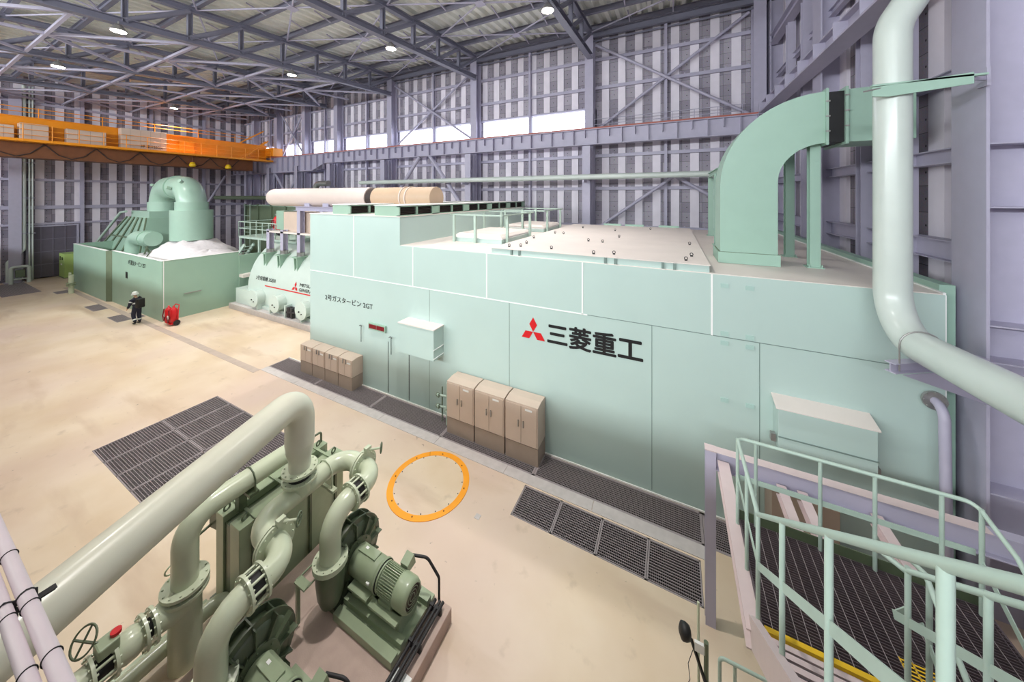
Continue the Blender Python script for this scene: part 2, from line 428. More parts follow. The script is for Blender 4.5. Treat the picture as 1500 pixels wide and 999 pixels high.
# left end wall
mb = MB(); mb.box((XL-0.2,YF,0),(XL,YB+0.2,18.8)); wl = struct(mb.build('wall_left', 'darkY', base=(0,0,0)))
mb = MB(); y = YB - 0.6
while y > -6:
    if 6.7 < y < 9.4: mb.box((XL,y-0.48,4.6),(XL+0.07,y,18.2))
    else: mb.box((XL,y-0.48,0.2),(XL+0.07,y,18.2))
    y -= 1.06
mb.build('smooth_panel', 'light', wl)
for z, d in ((4.75,.16),(6.2,.3),(8.6,.2),(10.6,.2),(13.2,.2),(15.2,.2)):
    mb = MB(); mb.channel((XL+0.16,-6,z),(XL+0.16,YB-0.3,z),0.14,d,0.015)
    y = YB-0.6
    while y > -5: mb.box((XL+0.2,y,z+d/2),(XL+0.27,y+0.07,z+d/2+0.07)); y -= 1.06
    mb.build('girt', 'steel', wl)
for y in (9.6, 14.2, 18.6):
    mb = MB(); mb.ibeam((XL+0.26,y,0),(XL+0.26,y,17.5),0.22,0.26,0.015,0.015,up=V(1,0,0)); mb.build('wall_post', 'steel', wl)
# double door in the left wall
d = MB(); d.box((XL+0.08,6.72,0.1),(XL+0.16,9.3,4.5)); door = struct(d.build('door_1', 'doorm'))
mb = MB()
for p, q in (((XL+0.08,6.6,0),(XL+0.26,6.72,4.62)),((XL+0.08,9.3,0),(XL+0.26,9.42,4.62)),((XL+0.08,6.72,4.5),(XL+0.26,9.3,4.62))): mb.box(p, q)
mb.build('door_frame', 'steel', door)
mb = MB()
for y in (7.36, 8.0, 8.66): mb.box((XL+0.16,y-0.02,0.1),(XL+0.2,y+0.02,4.5))
for z in (1.2,2.3,3.4): mb.box((XL+0.16,6.72,z-0.025),(XL+0.19,9.3,z+0.025))
mb.build('door_rib', paint('door_rib_paint', (128,122,138), 0.5), door)
# wall behind the camera: clerestory opening at the same height as in the back wall; gallery floor the photograph is taken from
mb = MB(); mb.box((XL,YF-0.2,0),(XR,YF,11.7)); mb.box((XL,YF-0.2,13.2),(XR,YF,17)); struct(mb.build('wall_front', 'darkX', base=(0,0,0)))
mb = MB(); mb.box((XL,YF,5.4),(XR,-0.55,5.6)); struct(mb.build('floor_gallery', 'curb'))

# roof deck: corrugated sheet, ribs run across the hall
mb = MB(); x = XL; i = 0; P = 0.6; prof = []
while x < XR + 0.4:
    prof += [(x,0),(x+P*0.35,0),(x+P*0.5,0.2),(x+P*0.85,0.2)]; x += P
y0, y1 = YF, YB + 0.2; vs = []
for (px, dz) in prof: vs += [(px,y0,zdeck(y0)+dz),(px,y1,zdeck(y1)+dz)]
mb.add(vs, [(2*i,2*i+2,2*i+3,2*i+1) for i in range(len(prof)-1)])
vs2 = [(XL-.2,y0,zdeck(y0)+.4),(XR+.6,y0,zdeck(y0)+.4),(XR+.6,y1,zdeck(y1)+.4),(XL-.2,y1,zdeck(y1)+.4)]
mb.add(vs2, [(0,1,2,3)])
ceil = struct(mb.build('ceiling', 'deck', base=(0,0,16)))

# ================================================================== STEEL FRAME
TR = [-4.8, -13.6, -22.6, -31.5, -40.5]
TRN = ['nearest the right-hand wall', 'over the louvred end of the turbine enclosure', 'over the generator', 'in front of the crane', 'above the orange crane']
YT0, YT1 = -1.3, 21.9
def truss(x, label):
    t = thing('roof_truss', label, 'roof truss', (x, YT1, zbot(YT1)), 'roof trusses spanning the hall')
    mb = MB(); mb.ibeam((x,YT0,zbot(YT0)),(x,YT1,zbot(YT1)),0.34,0.34,0.03,0.035); mb.build('bottom_chord', 'steel_d', t)
    zt = lambda y: zdeck(y) - 0.5
    mb = MB(); mb.ibeam((x,YT0,zt(YT0)),(x,YT1,zt(YT1)),0.3,0.3,0.03,0.03); mb.build('top_chord', 'steel_d', t)
    n = 10; dy = (YT1-YT0)/n
    for k in range(n):
        ya = YT1 - k*dy; yb = ya - dy
        if k:
            mb = MB(); mb.ibeam((x,ya,zbot(ya)),(x,ya,zt(ya)),0.2,0.2,0.02,0.02,up=V(0,1,0)); mb.build('web_post', 'steel_d', t)
        mb = MB(); mb.cyl((x,yb,zbot(yb)+0.1),(x,ya,zt(ya)-0.1),0.13,12); mb.build('web_diagonal', 'steel_d', t)
    return t
for x, nm in zip(TR, TRN): truss(x, 'grey steel roof truss spanning the hall ' + nm)
NTH = ['first','second','third','fourth','fifth','sixth','seventh','eighth','ninth','tenth','eleventh']
PY = [22.2 - 2.32*k for k in range(10)]
for k, y in enumerate(PY):
    z = zdeck(y) - 0.17
    mb = MB(); mb.ibeam((XL+0.1,y,z),(XR-0.1,y,z),0.2,0.3,0.018,0.02)
    tag(mb.build('roof_purlin', 'steel_d'), 'grey steel purlin under the corrugated roof, %s counted from the windowed wall' % NTH[k], 'roof beam', 'roof purlins')
bays = [(4.9,-4.8),(-4.8,-13.6),(-13.6,-22.6),(-22.6,-31.5),(-31.5,-40.5)]
BAYN = ['between the right end wall and the first truss','between the first and second trusses','between the second and third trusses','between the third and fourth trusses','between the fourth and fifth trusses']
for (xa, xb), nm in zip(bays, BAYN):
    t = thing('roof_bracing', 'crossed slender rods under the roof deck ' + nm, 'roof bracing', ((xa+xb)/2, 12, zdeck(12)-0.4), 'roof bracing bays')
    for k in range(0, 8, 2):
        ya, yb = PY[k], PY[k+2] if k+2 < len(PY) else PY[-1]
        for p, q in (((xa,ya),(xb,yb)),((xb,ya),(xa,yb))):
            mb = MB(); mb.cyl((p[0],p[1],zdeck(p[1])-0.42),(q[0],q[1],zdeck(q[1])-0.42),0.045,8); mb.build('brace_rod', 'steel', t)
        mb = MB(); xm = (xa+xb)/2; ym = (ya+yb)/2; mb.box((xm-0.25,ym-0.25,zdeck(ym)-0.5),(xm+0.25,ym+0.25,zdeck(ym)-0.47)); mb.build('node_plate', 'steel', t)
    for k in range(1, 4):   # short stays between deck and truss line
        xm = xa + (xb-xa)*k/4
        for y in PY[:8]: MB().bar((xm,y-0.1,zdeck(y)-0.33),(xm,y-1.1,zdeck(y-1.1)-0.05),0.06,0.06).build('stay', 'steel', t)
for (xa, xb), nm in zip(bays[3:] + [(-40.5,-49.0)], ['between the third and fourth trusses','between the fourth and fifth trusses','beyond the fifth truss at the far end wall']):
    t = thing('lateral_bracing', 'flat lattice of pale struts ' + nm, 'bracing', ((xa+xb)/2, 10, zbot(10)), 'lateral bracing lattices')
    n = 5
    for k in range(n):
        ya = 21.0 - 4.2*k; yb = ya - 4.2; xm = (xa+xb)/2
        for p, q in (((xa-.2,ya),(xm,yb)),((xb+.2,ya),(xm,yb)),((xm,yb),(xa-.2,yb-0.01)),((xm,yb),(xb+.2,yb-0.01))):
            mb = MB(); mb.bar((p[0],p[1],zbot(p[1])-0.05),(q[0],q[1],zbot(q[1])-0.05),0.13,0.13); mb.build('lattice_strut', 'steel', t)
    mb = MB(); mb.bar(((xa+xb)/2,21.0,zbot(21)-0.05),((xa+xb)/2,0,zbot(0)-0.05),0.13,0.13); mb.build('lattice_chord', 'steel', t)

# columns on the back wall
CN = ['in the corner beside the right end wall','right of the last window pane','between the two widest pairs of windows','left of the cross-braced window bay','behind the domed beige duct','second from the crane','first beside the crane','hidden half behind the orange crane']
for c, nm in zip(COLS, CN):
    t = thing('steel_column', 'lavender steel column on the windowed wall, ' + nm, 'column', (c, YB-0.62, 0), 'columns on the windowed wall')
    mb = MB(); mb.ibeam((c,YB-0.62,0),(c,YB-0.62,zbot(22)+1.4),0.55,0.75,0.03,0.04,up=V(0,1,0)); mb.build('shaft', 'steel', t)
    mb = MB(); mb.box((c-0.4,YB-1.1,0),(c+0.4,YB-0.15,0.05)); mb.build('base_plate', 'steel', t)
    if c < 4:
        mb = MB(); mb.ibeam((c,YB-1.5,0),(c,YB-1.5,10.4),0.5,0.6,0.03,0.03,up=V(0,1,0)); mb.build('crane_leg', 'steel', t)
        for z in (5.0, 8.6):
            mb = MB(); mb.bar((c,YB-1.5,z),(c,YB-0.7,z+0.9),0.12,0.12); mb.build('lacing_bar', 'steel', t)
# crane runway girder along the back wall
RY = YB - 1.5
t = thing('crane_runway_girder', 'long lavender plate girder with rail below the windows', 'girder', (-20, RY, 10.45))
mb = MB(); mb.ibeam((-31,RY,10.97),(4.3,RY,10.97),0.5,1.0,0.03,0.04); mb.build('girder_beam', 'steel', t)
mb = MB(); mb.ibeam((-49,RY,10.62),(-33,RY,10.62),0.5,1.7,0.03,0.04)
mb.prism([(-33,RY-0.02,11.45),(-33,RY-0.02,9.78),(-31,RY-0.02,10.48),(-31,RY-0.02,11.45)],(0,0,0),(0,0.04,0))
mb.prism([(-33,RY-0.25,9.78),(-31,RY-0.25,10.48),(-31,RY+0.25,10.48),(-33,RY+0.25,9.78)],(0,0,0),(0,0,0.04)); mb.box((-33,RY-.25,11.43),(-31,RY+.25,11.47))
mb.build('haunch', 'steel', t)
x = 4.0; k = 0
while x > -31: MB().box((x-0.012, RY-0.24, 10.5 if k%2 else 10.95),(x+0.012, RY-0.01, 11.43)).build('stiffener', 'steel', t); x -= 0.75; k += 1
while x > -48.5: MB().box((x-0.012, RY-0.24, 9.9),(x+0.012, RY-0.01, 11.43)).build('stiffener', 'steel', t); x -= 1.0
mb = MB(); mb.box((-49,RY-0.05,11.47),(4.2,RY+0.05,11.6)); mb.build('crane_rail', paint('rust_red_rail', (186,110,96), 0.6), t)
mb = MB()
for z in (11.9, 12.25): mb.cyl((-4.6,YB-0.85,z),(3.6,YB-0.85,z),0.02,6)
for k in range(8): mb.cyl((-4.6+k*1.15,YB-0.85,11.47),(-4.6+k*1.15,YB-0.85,12.25),0.02,6)
mb.box((-4.7,YB-1.3,11.44),(3.7,YB-0.75,11.47))
mb.build('walkway_rail', 'steel', t)
# cross braces
def brace(name, label, rods, r=0.09, mat='steel', group='wall braces'):
    xs = [p[0] for rd in rods for p in rd]; ys = [p[1] for rd in rods for p in rd]; zs = [p[2] for rd in rods for p in rd]
    t = thing(name, label, 'brace', (sum(xs)/len(xs), sum(ys)/len(ys), min(zs)), group)
    for p, q in rods: MB().cyl(p, q, r, 10).build('brace_rod', mat, t)
yb = YB - 0.48
brace('cross_brace', 'crossed steel tubes on the windowless bay in the right corner', [((-4.5,yb,11.6),(3.8,yb,17.4)),((-4.5,yb-0.2,17.2),(3.8,yb-0.2,11.7))])
brace('cross_brace', 'crossed steel tubes in front of the windows, third bay from the right corner', [((-22.5,yb,11.8),(-14.3,yb,17.2)),((-22.5,yb-0.2,17.2),(-14.3,yb-0.2,11.8))])
brace('cross_brace', 'crossed steel tubes in front of the window beside the crane', [((-40.4,yb,11.8),(-36,yb,16.8)),((-40.4,yb-0.2,16.8),(-36,yb-0.2,11.8))])
brace('cross_brace', 'crossed steel bars below the girder near the far left corner', [((-40.4,yb-0.6,5),(-36,yb-0.6,9.8)),((-40.4,yb-0.8,9.8),(-36,yb-0.8,5))], 0.12)
brace('cross_brace', 'crossed steel bars on the low wall right of the rooftop hatches', [((-4.5,yb-0.3,5.0),(0.4,yb-0.3,8.6)),((-0.2,yb-0.5,8.6),(3.8,yb-0.5,6.0))], 0.1)
brace('chevron_brace', 'pair of sloping struts below the girder behind the beige duct', [((-22.2,YB-1.5,6.4),(-18.9,YB-1.5,10.5)),((-14.6,YB-1.5,6.4),(-17.8,YB-1.5,10.5))], 0.16)
brace('diagonal_brace', 'single dark sloping strut in the far left corner below the crane', [((-48.6,15.5,0.1),(-48.6,20.5,9.6))], 0.12, 'steel')

# right wall columns and wind girder
def bigcol(y, label, shelves):
    x0, x1 = 4.62, 5.28
    t = thing('end_wall_column', label, 'column', (5.0, y, 0), 'columns on the right end wall')
    mb = MB(); mb.box((x0-0.02,y-0.38,0),(x0+0.02,y+0.38,17.6)); mb.build('flange', 'steel', t)
    mb = MB(); mb.box((x0+0.02,y-0.02,0),(x1+2.0 if shelves else x1,y+0.02,17.6)); mb.build('web', 'steel', t)
    if shelves:
        for z in shelves:
            mb = MB(); mb.box((x0+0.02,y-0.36,z),(x1+2.0,y-0.02,z+0.025)); mb.build('stiffener_plate', 'steel', t)
    return t
bigcol(8.82, 'big lavender steel column close behind the bent pipe and the stairs', (8.05, 7.0, 5.05, 4.45, 2.3, 1.25))
bigcol(15.6, 'lavender steel column on the end wall behind the green duct', None)
bigcol(22.2, 'lavender steel column on the end wall nearest the far corner', None)
t = thing('wind_girder', 'heavy lavender girder sloping up into the top right, behind the pipe', 'girder', (4.3, 16, 11.5))
mb = MB(); mb.box((4.0,9.3,11.48),(4.55,21.7,11.53)); mb.build('bottom_flange', 'steel', t)
mb = MB(); mb.box((4.38,9.3,11.53),(4.42,21.7,12.15)); mb.box((4.2,9.3,12.12),(4.55,21.7,12.16)); mb.build('girder_web', 'steel', t)
y = 9.6
while y < 22: MB().box((4.07,y,11.53),(4.38,y+0.03,12.12)).build('stiffener', 'steel', t); y += 1.5
mb = MB(); mb.ibeam((4.75,9.2,15.4),(4.75,22,15.4),0.35,0.45)
tag(mb.build('upper_wall_beam', 'steel'), 'upper lavender beam on the end wall, left of the wind girder', 'beam')

# ================================================================== LAMPS
def hall_lamp(x, y, label):
    z = zbot(y) - 0.22
    t = thing('high_bay_lamp', label, 'lamp', (x, y, z-0.35), 'hall lamps under the trusses')
    MB().lathe([(0.0,0.30),(0.12,0.30),(0.16,0.22),(0.30,0.02),(0.30,0.0),(0.27,0.0),(0.0,0.06)], (x,y,z-0.35), (0,0,1), 20).build('lamp_housing', 'steelgrey', t)
    MB().cyl((x,y,z-0.05),(x,y,z+0.1),0.03,8).build('stem', 'steelgrey', t)
    MB().cyl((x,y,z-0.36),(x,y,z-0.33),0.25,20).build('lamp_glass', 'lamp_glow', t)
    l = area_light('lamp_light', (x,y,z-0.40), (0,0,0), 0.5, 0.5, LAMP_POWER, (1.0,0.96,0.92), 'DISK', math.radians(100))
for x, y, nm in ((-4.8,13.6,'at the top of the picture over the turbine enclosure'),(-13.6,13.2,'under the second truss, above the upper housing'),(-22.4,13.1,'under the third truss, beside the row of windows'),
                 (-22.3,5.4,'on the near half of the third truss, upper left'),(-31.5,5.3,'low at the far left, above the crane')):
    hall_lamp(x, y, 'glowing round high-bay lamp ' + nm)
for x in (-4.8,-13.6): hall_lamp(x, 5.4, 'glowing round high-bay lamp out of view, above the pumps')
for x in (-40.5,): hall_lamp(x, 13.2, 'glowing round high-bay lamp beyond the orange crane')
# ================================================================== GAS TURBINE ENCLOSURE
GX0, GX1, GY0, GY1 = -13.74, 4.33, 8.8, 19.8
ZL, ZU, ZS = 5.43, 6.44, 4.05
gt = thing('turbine_enclosure', 'huge pale green gas turbine enclosure with red emblem and black lettering', 'turbine enclosure', ((GX0+GX1)/2, 14, 0))
MB().box((GX0,GY0,0),(GX1,GY1,ZL)).build('lower_casing', 'aqua', gt)
MB().box((GX0,GY0,ZL),(-8.64,GY1,ZU)).build('upper_casing', 'aqua', gt)
MB().box((-8.64,GY0+0.02,ZL),(GX1-0.02,GY1,ZL+0.015)).build('roof_plate', 'rooftop', gt)
MB().box((GX0-0.02,GY0-0.02,ZU),(-8.62,GY1,ZU+0.03)).build('upper_roof_plate', 'rooftop', gt)
for x, zt in ((-11.03,ZU),(-8.03,ZL),(-5.07,ZL),(-2.13,ZL),(0.8,ZL)):
    MB().box((x-0.018,GY0-0.008,ZS),(x+0.018,GY0,zt)).build('panel_seam', 'white', gt)
MB().box((GX0,GY0-0.008,ZS-0.015),(-2.0,GY0,ZS+0.015)).build('panel_seam', 'white', gt)
seamd = paint('dark_panel_joint', (120,140,134), 0.6)
MB().box((-2.0,GY0-0.004,ZS-0.008),(GX1,GY0,ZS+0.008)).build('panel_joint', seamd, gt)
for x in (-7.3,-4.3,-0.44,1.67):
    MB().box((x-0.007,GY0-0.004,0.05),(x+0.007,GY0,ZS)).build('panel_joint', seamd, gt)
for x0 in (-9.2,-8.2): MB().box((x0-0.012,GY0-0.006,0.05),(x0+0.012,GY0,1.9)).build('door_joint', 'black', gt)
MB().box((GX1,GY0,0.1),(GX1+0.015,GY0+0.05,ZL)).build('corner_trim', 'white', gt)
MB().box((GX1-0.02,GY0+0.02,ZL),(GX1+0.02,GY1,ZL+0.04)).build('roof_edge', 'white', gt)
MB().box((GX1+0.02,9.0,0.1),(GX1+0.22,GY1,ZL+0.15)).build('end_frame', 'duct', gt)
fy = lambda z: GY0
lettering('lettering', '2号ガスタービン 2GT', -12.74, -9.99, 2.93, 3.16, fy, 'black', gt, 0.008)
lettering('lettering', '三菱重工', -3.10, -0.65, 3.08, 3.66, fy, 'black', gt, 0.03)
lab(diamonds('emblem', -3.54, 3.11+0.207, 0.62, fy, 'red', gt), 'red three-diamond emblem')
# small raised bracket plates on the right part of the long wall
bm_ = paint('bracket_plate_paint', (176,206,198), 0.4)
for x in (1.04, 1.50):
    for z in (5.2, 4.13, 3.92, 2.65):
        MB().box((x-0.075,GY0-0.02,z-0.045),(x+0.075,GY0,z+0.045)).build('bracket_plate', bm_, gt)
# box hung on the wall (middle)
b = MB().box((-8.21,8.3,1.95),(-6.72,GY0,2.93)).build('junction_box', 'aqua', gt, 0.01)
MB().box((-8.23,8.28,2.93),(-6.70,GY0,2.96)).build('box_lid', 'rooftop', b)
MB().box((-6.72,8.28,2.3),(-6.70,GY0,2.32)).build('box_strap', 'white', b)
MB().box((-6.72,8.28,2.02),(-6.70,GY0,2.04)).build('box_strap', 'white', b)
# red display
b = MB().box((-10.14,8.72,2.22),(-9.28,GY0,2.46)).build('status_display', 'aqua2', gt)
lab(b, 'status display with two dark red windows')
for x in (-10.1,-9.7): MB().box((x,8.71,2.27),(x+0.38,8.73,2.42)).build('display_window', 'darkred', b)
for x, z in ((-10.55,1.95),(-9.0,1.8)):
    m = MB(); m.tube(route([(x-0.08,8.72,z+0.3),(x,8.7,z+0.36),(x+0.06,8.72,z+0.3)],0.04),0.012,6); m.cyl((x,8.74,z-0.3),(x,8.74,z+0.33),0.012,6)
    m.build('wall_hook', 'black', gt)
# hood box at the right end
b = MB().prism([(1.9,GY0,2.1),(1.9,8.42,2.1),(1.9,8.42,2.92),(1.9,GY0,3.02)],(1.9,0,0),(3.33,0,0)).build('inlet_hood', 'aqua', gt, 0.008)
MB().prism([(1.86,GY0,3.03),(1.86,8.39,2.93),(1.86,8.39,2.95),(1.86,GY0,3.05)],(0,0,0),(1.5,0,0)).build('hood_top', 'rooftop', b)
MB().box((1.9,8.405,2.36),(3.34,8.42,2.38)).build('hood_seam', seamd, b)
m = MB(); m.box((1.8,8.5,2.2),(1.88,8.6,2.35)); m.box((3.34,8.5,2.05),(3.4,8.6,2.2)); m.build('hood_latch', 'steelgrey', b)
# flanged drain pipe at the right end
m = MB(); m.tube(route([(4.17,8.8,3.55),(4.17,8.5,3.55),(4.17,8.42,0.05)],0.22),0.07,14)
p = m.build('drain_pipe', 'steel', gt)
m = MB(); m.flange((4.17,8.74,3.55),(0,1,0),0.16,0.05,8,0.016); m.build('pipe_flange', 'steelgrey', p)
MB().box((1.75,8.2,0),(2.75,8.78,1.4)).build('base_cabinet', 'beige_d', gt, 0.01)
# roof louvres: rows of box hoods with dark louvre openings facing the lower roof
def vent(x0, x1, y0, y1):
    h = MB(); z0, z1 = ZU+0.03, ZU+0.40
    h.box((x0,y0,z0),(x1-0.12,y1,z1)); h.box((x1-0.12,y0,z0),(x1,y0+0.05,z1)); h.box((x1-0.12,y1-0.42,z0),(x1,y1,z1)); h.box((x1-0.12,y0,z1-0.04),(x1,y1,z1)); h.box((x1-0.12,y0,z0),(x1,y1,z0+0.03))
    ym = (y0+0.05+y1-0.42)/2; h.box((x1-0.12,ym-0.04,z0),(x1,ym+0.04,z1))
    v = h.build('roof_vent', 'aqua2', gt)
    for a, c in ((y0+0.05,ym-0.04),(ym+0.04,y1-0.42)):
        q = MB(); q.box((x1-0.11,a,z0+0.03),(x1-0.09,c,z1-0.04))
        for k in range(5): q.prism([(x1-0.09,a,z0+0.05+k*0.06),(x1-0.02,a,z0+0.03+k*0.06),(x1-0.02,a,z0+0.035+k*0.06),(x1-0.09,a,z0+0.055+k*0.06)],(0,0,0),(0,c-a,0))
        q.build('louvre', 'louvre', v)
    MB().box((x0-0.02,y0-0.03,z1),(x1+0.03,y1+0.01,z1+0.025)).build('vent_lid', 'white', v)
for k in range(5): vent(-9.95,-8.72,8.85+2.27*k,8.85+2.27*(k+1)-0.01)
for k in (0,2,3,4): vent(-12.35,-11.3,8.85+2.27*k,8.85+2.27*(k+1)-0.01)
# raised roof deck with stiffener pairs and lifting hooks
MB().box((-4.94,8.87,ZL+0.015),(0.76,18.4,ZL+0.17)).build('raised_deck', 'aqua', gt)
MB().box((-4.96,8.84,ZL+0.17),(0.78,18.45,ZL+0.19)).build('deck_plate', 'rooftop', gt)
for x in (-4.25,-4.0,-1.55,-1.3,-0.2,0.05):
    MB().box((x-0.03,8.83,ZL+0.015),(x+0.03,8.87,ZL+0.17)).build('deck_stiffener', seamd, gt)
for x in (-3.3,-2.2,-0.6): MB().box((x,18.38,ZL+0.1),(x+0.9,18.5,ZL+0.28)).build('deck_upstand', 'duct', gt)
for k, (x, y) in enumerate([(-4.5,9.2),(-4.2,9.4),(-3.2,9.4),(-1.9,9.1),(-1.4,9.3),(0.3,9.2),(0.45,9.9),(-4.6,11.5),(-2.6,11.6),(-2.1,11.5),(-4.4,13.4),(-4.0,13.3),(-1.8,13.2),(0.5,12.2),(-3.9,16.2),(-2.3,15.6),(-0.9,16.8),(-4.3,10.1)]):
    m = MB(); m.torus((x,y,ZL+0.25),(0,1,0),0.035,0.01,10,6); m.box((x-0.03,y-0.02,ZL+0.18),(x+0.03,y+0.02,ZL+0.22)); m.build('lifting_eye', 'black', gt)
# railed roof hatches
def hatch(x0, x1, y0, y1, label, group='railed roof hatches'):
    z = ZL+0.015
    t = thing('roof_hatch', label, 'roof hatch', ((x0+x1)/2,(y0+y1)/2,z), group)
    MB().box((x0,y0,z),(x1,y1,z+0.16)).build('hatch_curb', 'aqua', t)
    MB().box((x0-0.04,y0-0.04,z+0.16),(x1+0.04,y1+0.04,z+0.19)).build('hatch_rim', 'white', t)
    m = MB(); i = 0.14
    A = [(x0-.02,y0-.02),(x1+.02,y0-.02),(x1+.02,y1+.02),(x0-.02,y1+.02)]; B = [(x0+i,y0+i),(x1-i,y0+i),(x1-i,y1-i),(x0+i,y1-i)]
    m.add([(p[0],p[1],z+0.19) for p in A]+[(p[0],p[1],z+0.32) for p in B], [(0,1,5,4),(1,2,6,5),(2,3,7,6),(3,0,4,7),(4,5,6,7),(3,2,1,0)])
    m.build('hatch_cover', 'rooftop', t)
    for (px, py) in ((x0+0.1,y0-0.12),((x0+x1)/2,y0-0.12),(x1+0.08,y0+0.3),(x1+0.08,y1-0.3),(x0-0.08,y1-0.3),(x0+0.6,y1+0.1)):
        MB().box((px-0.045,py-0.045,z),(px+0.045,py+0.045,z+1.05)).build('rail_post', 'rail', t)
    R = [(x0+0.1,y0-0.12),(x1+0.08,y0-0.12),(x1+0.08,y1+0.1),(x0-0.08,y1+0.1),(x0-0.08,y0-0.12)]
    for a, b in zip(R, R[1:]): MB().bar((a[0],a[1],z+1.04),(b[0],b[1],z+1.04),0.06,0.05).build('top_rail', 'rail', t)
hatch(-7.6,-5.5,10.62,13.4,'railed roof hatch on the turbine enclosure, the nearer of the two')
hatch(-7.6,-5.5,15.0,17.7,'railed roof hatch on the turbine enclosure, the farther of the two')

# green duct with elbow on the enclosure roof
dx0, dx1, dy0, dy1 = 1.13, 2.33, 10.36, 11.5
t = thing('air_duct', 'large green square duct rising from the enclosure roof and bending to the right wall', 'duct', (1.7,10.9,ZL+0.02))
prof = [(dx0,ZL+0.3),(dx0,7.1)]
R0 = 2.1; zt = 9.66
cxx, czz = 3.23, 7.45
for k in range(13):
    a = PI - k/12*PI/2; prof.append((cxx+2.1*math.cos(a), czz+2.21*math.sin(a)))
inn = []
for k in range(9):
    a = PI/2 + k/8*PI/2; inn.append((3.23+0.9*math.cos(a), 7.55+0.9*math.sin(a)))
prof += inn + [(dx1,ZL+0.3)]
MB().prism([(p[0],dy0,p[1]) for p in prof],(0,0,0),(0,dy1-dy0,0)).build('duct_elbow', 'duct', t)
MB().box((dx0-0.05,dy0-0.03,ZL+0.02),(dx1+0.05,dy1+0.03,ZL+0.3)).build('duct_base', 'duct', t)
MB().box((dx0-0.03,dy0-0.015,ZL+0.29),(dx1+0.03,dy1,ZL+0.31)).build('base_joint', 'olive', t)
MB().box((3.21,dy0-0.05,8.40),(3.26,dy1+0.05,9.72)).build('duct_flange', 'duct', t)
m = MB(); n = 5
m.box((3.26,dy0+0.02,8.46),(3.55,dy1-0.02,9.64)); m.build('flexible_joint', 'black', t)
MB().box((3.55,dy0-0.05,8.40),(3.60,dy1+0.05,9.72)).build('duct_flange', 'duct', t)
MB().box((3.60,dy0,8.45),(4.68,dy1,9.66)).build('duct_end', 'duct', t)
m = MB()
for z in (8.7,9.05,9.4): m.box((3.2,dy0-0.07,z),(3.28,dy0-0.05,z+0.03)); m.box((3.53,dy0-0.07,z+0.1),(3.61,dy0-0.05,z+0.13))
m.build('joint_bolts', 'steelgrey', t)
for k, (x, y, top, nm) in enumerate([(3.1,10.7,8.44,'front right of the duct'),(3.02,12.3,9.2,'right of and behind the duct'),(1.45,14.0,8.0,'left of the duct, the nearer'),(1.53,17.2,8.0,'left of the duct, the farther')]):
    t2 = thing('duct_post', 'green steel post on the enclosure roof ' + nm, 'post', (x,y,ZL+0.015), 'green posts on the enclosure roof')
    MB().ibeam((x,y,ZL+0.015),(x,y,top),0.2,0.22,0.015,0.02,up=V(0,1,0)).build('post_shaft', 'duct', t2)
    m = MB(); m.box((x-0.16,y-0.16,ZL+0.016),(x+0.16,y+0.16,ZL+0.04))
    for s in (-1,1): m.cyl((x+s*0.12,y-0.13,ZL+0.02),(x+s*0.12,y-0.13,ZL+0.1),0.015,6)
    m.build('post_foot', 'duct', t2)
m = MB(); m.ibeam((1.49,13.9,8.1),(1.49,17.3,8.1),0.15,0.2); tag(m.build('post_beam', 'duct'), 'green beam across the two far posts left of the elbow duct', 'beam')

# control cabinets along the enclosure
def cabinet(x0, x1, y0, y1, h, label, group):
    t = thing('control_cabinet', label, 'cabinet', ((x0+x1)/2,(y0+y1)/2,0), group)
    MB().prism([(x0,y0,0.48),(x0,y1,0.48),(x0,y1,h-0.02),(x0,y0+0.25,h),(x0,y0,h-0.04)],(0,0,0),(x1-x0,0,0)).build('cabinet_body', 'beige', t, 0.008)
    MB().box((x0+0.005,y0+0.005,0),(x1-0.005,y1,0.47)).build('plinth', 'beige_d', t)
    xm = (x0+x1)/2
    for a, b, hx in ((x0+0.03,xm-0.006,xm-0.08),(xm+0.006,x1-0.03,xm+0.07)):
        d = MB().box((a,y0-0.018,0.5),(b,y0,h-0.08)).build('cabinet_door', 'beige', t, 0.004)
        m = MB(); m.box((hx-0.014,y0-0.05,0.95),(hx+0.014,y0-0.018,1.12)); m.build('door_handle', 'steelgrey', d)
    lab(MB().box((xm+0.12,y0-0.024,h-0.18),(xm+0.32,y0-0.018,h-0.13)).build('name_plate', 'white', t), 'white name plate')
nm3 = ['leftmost of the three below the emblem', 'middle one of the three below the emblem', 'rightmost of the three below the emblem']
for k in range(3):
    x0 = -6.13 + k*1.0; cabinet(x0, x0+0.965, 8.2, 8.77, 1.6, 'beige two-door control cabinet on the grating, ' + nm3[k], 'beige control cabinets')
nm4 = ['farthest left of the low row', 'second of the low row from the left', 'third of the low row from the left', 'right end of the low row']
for k in range(4):
    x0 = -13.6 + k*0.78; cabinet(x0, x0+0.75, 8.3, 8.79, 1.15, 'beige low control cabinet under the lettering, ' + nm4[k], 'low beige control cabinets')
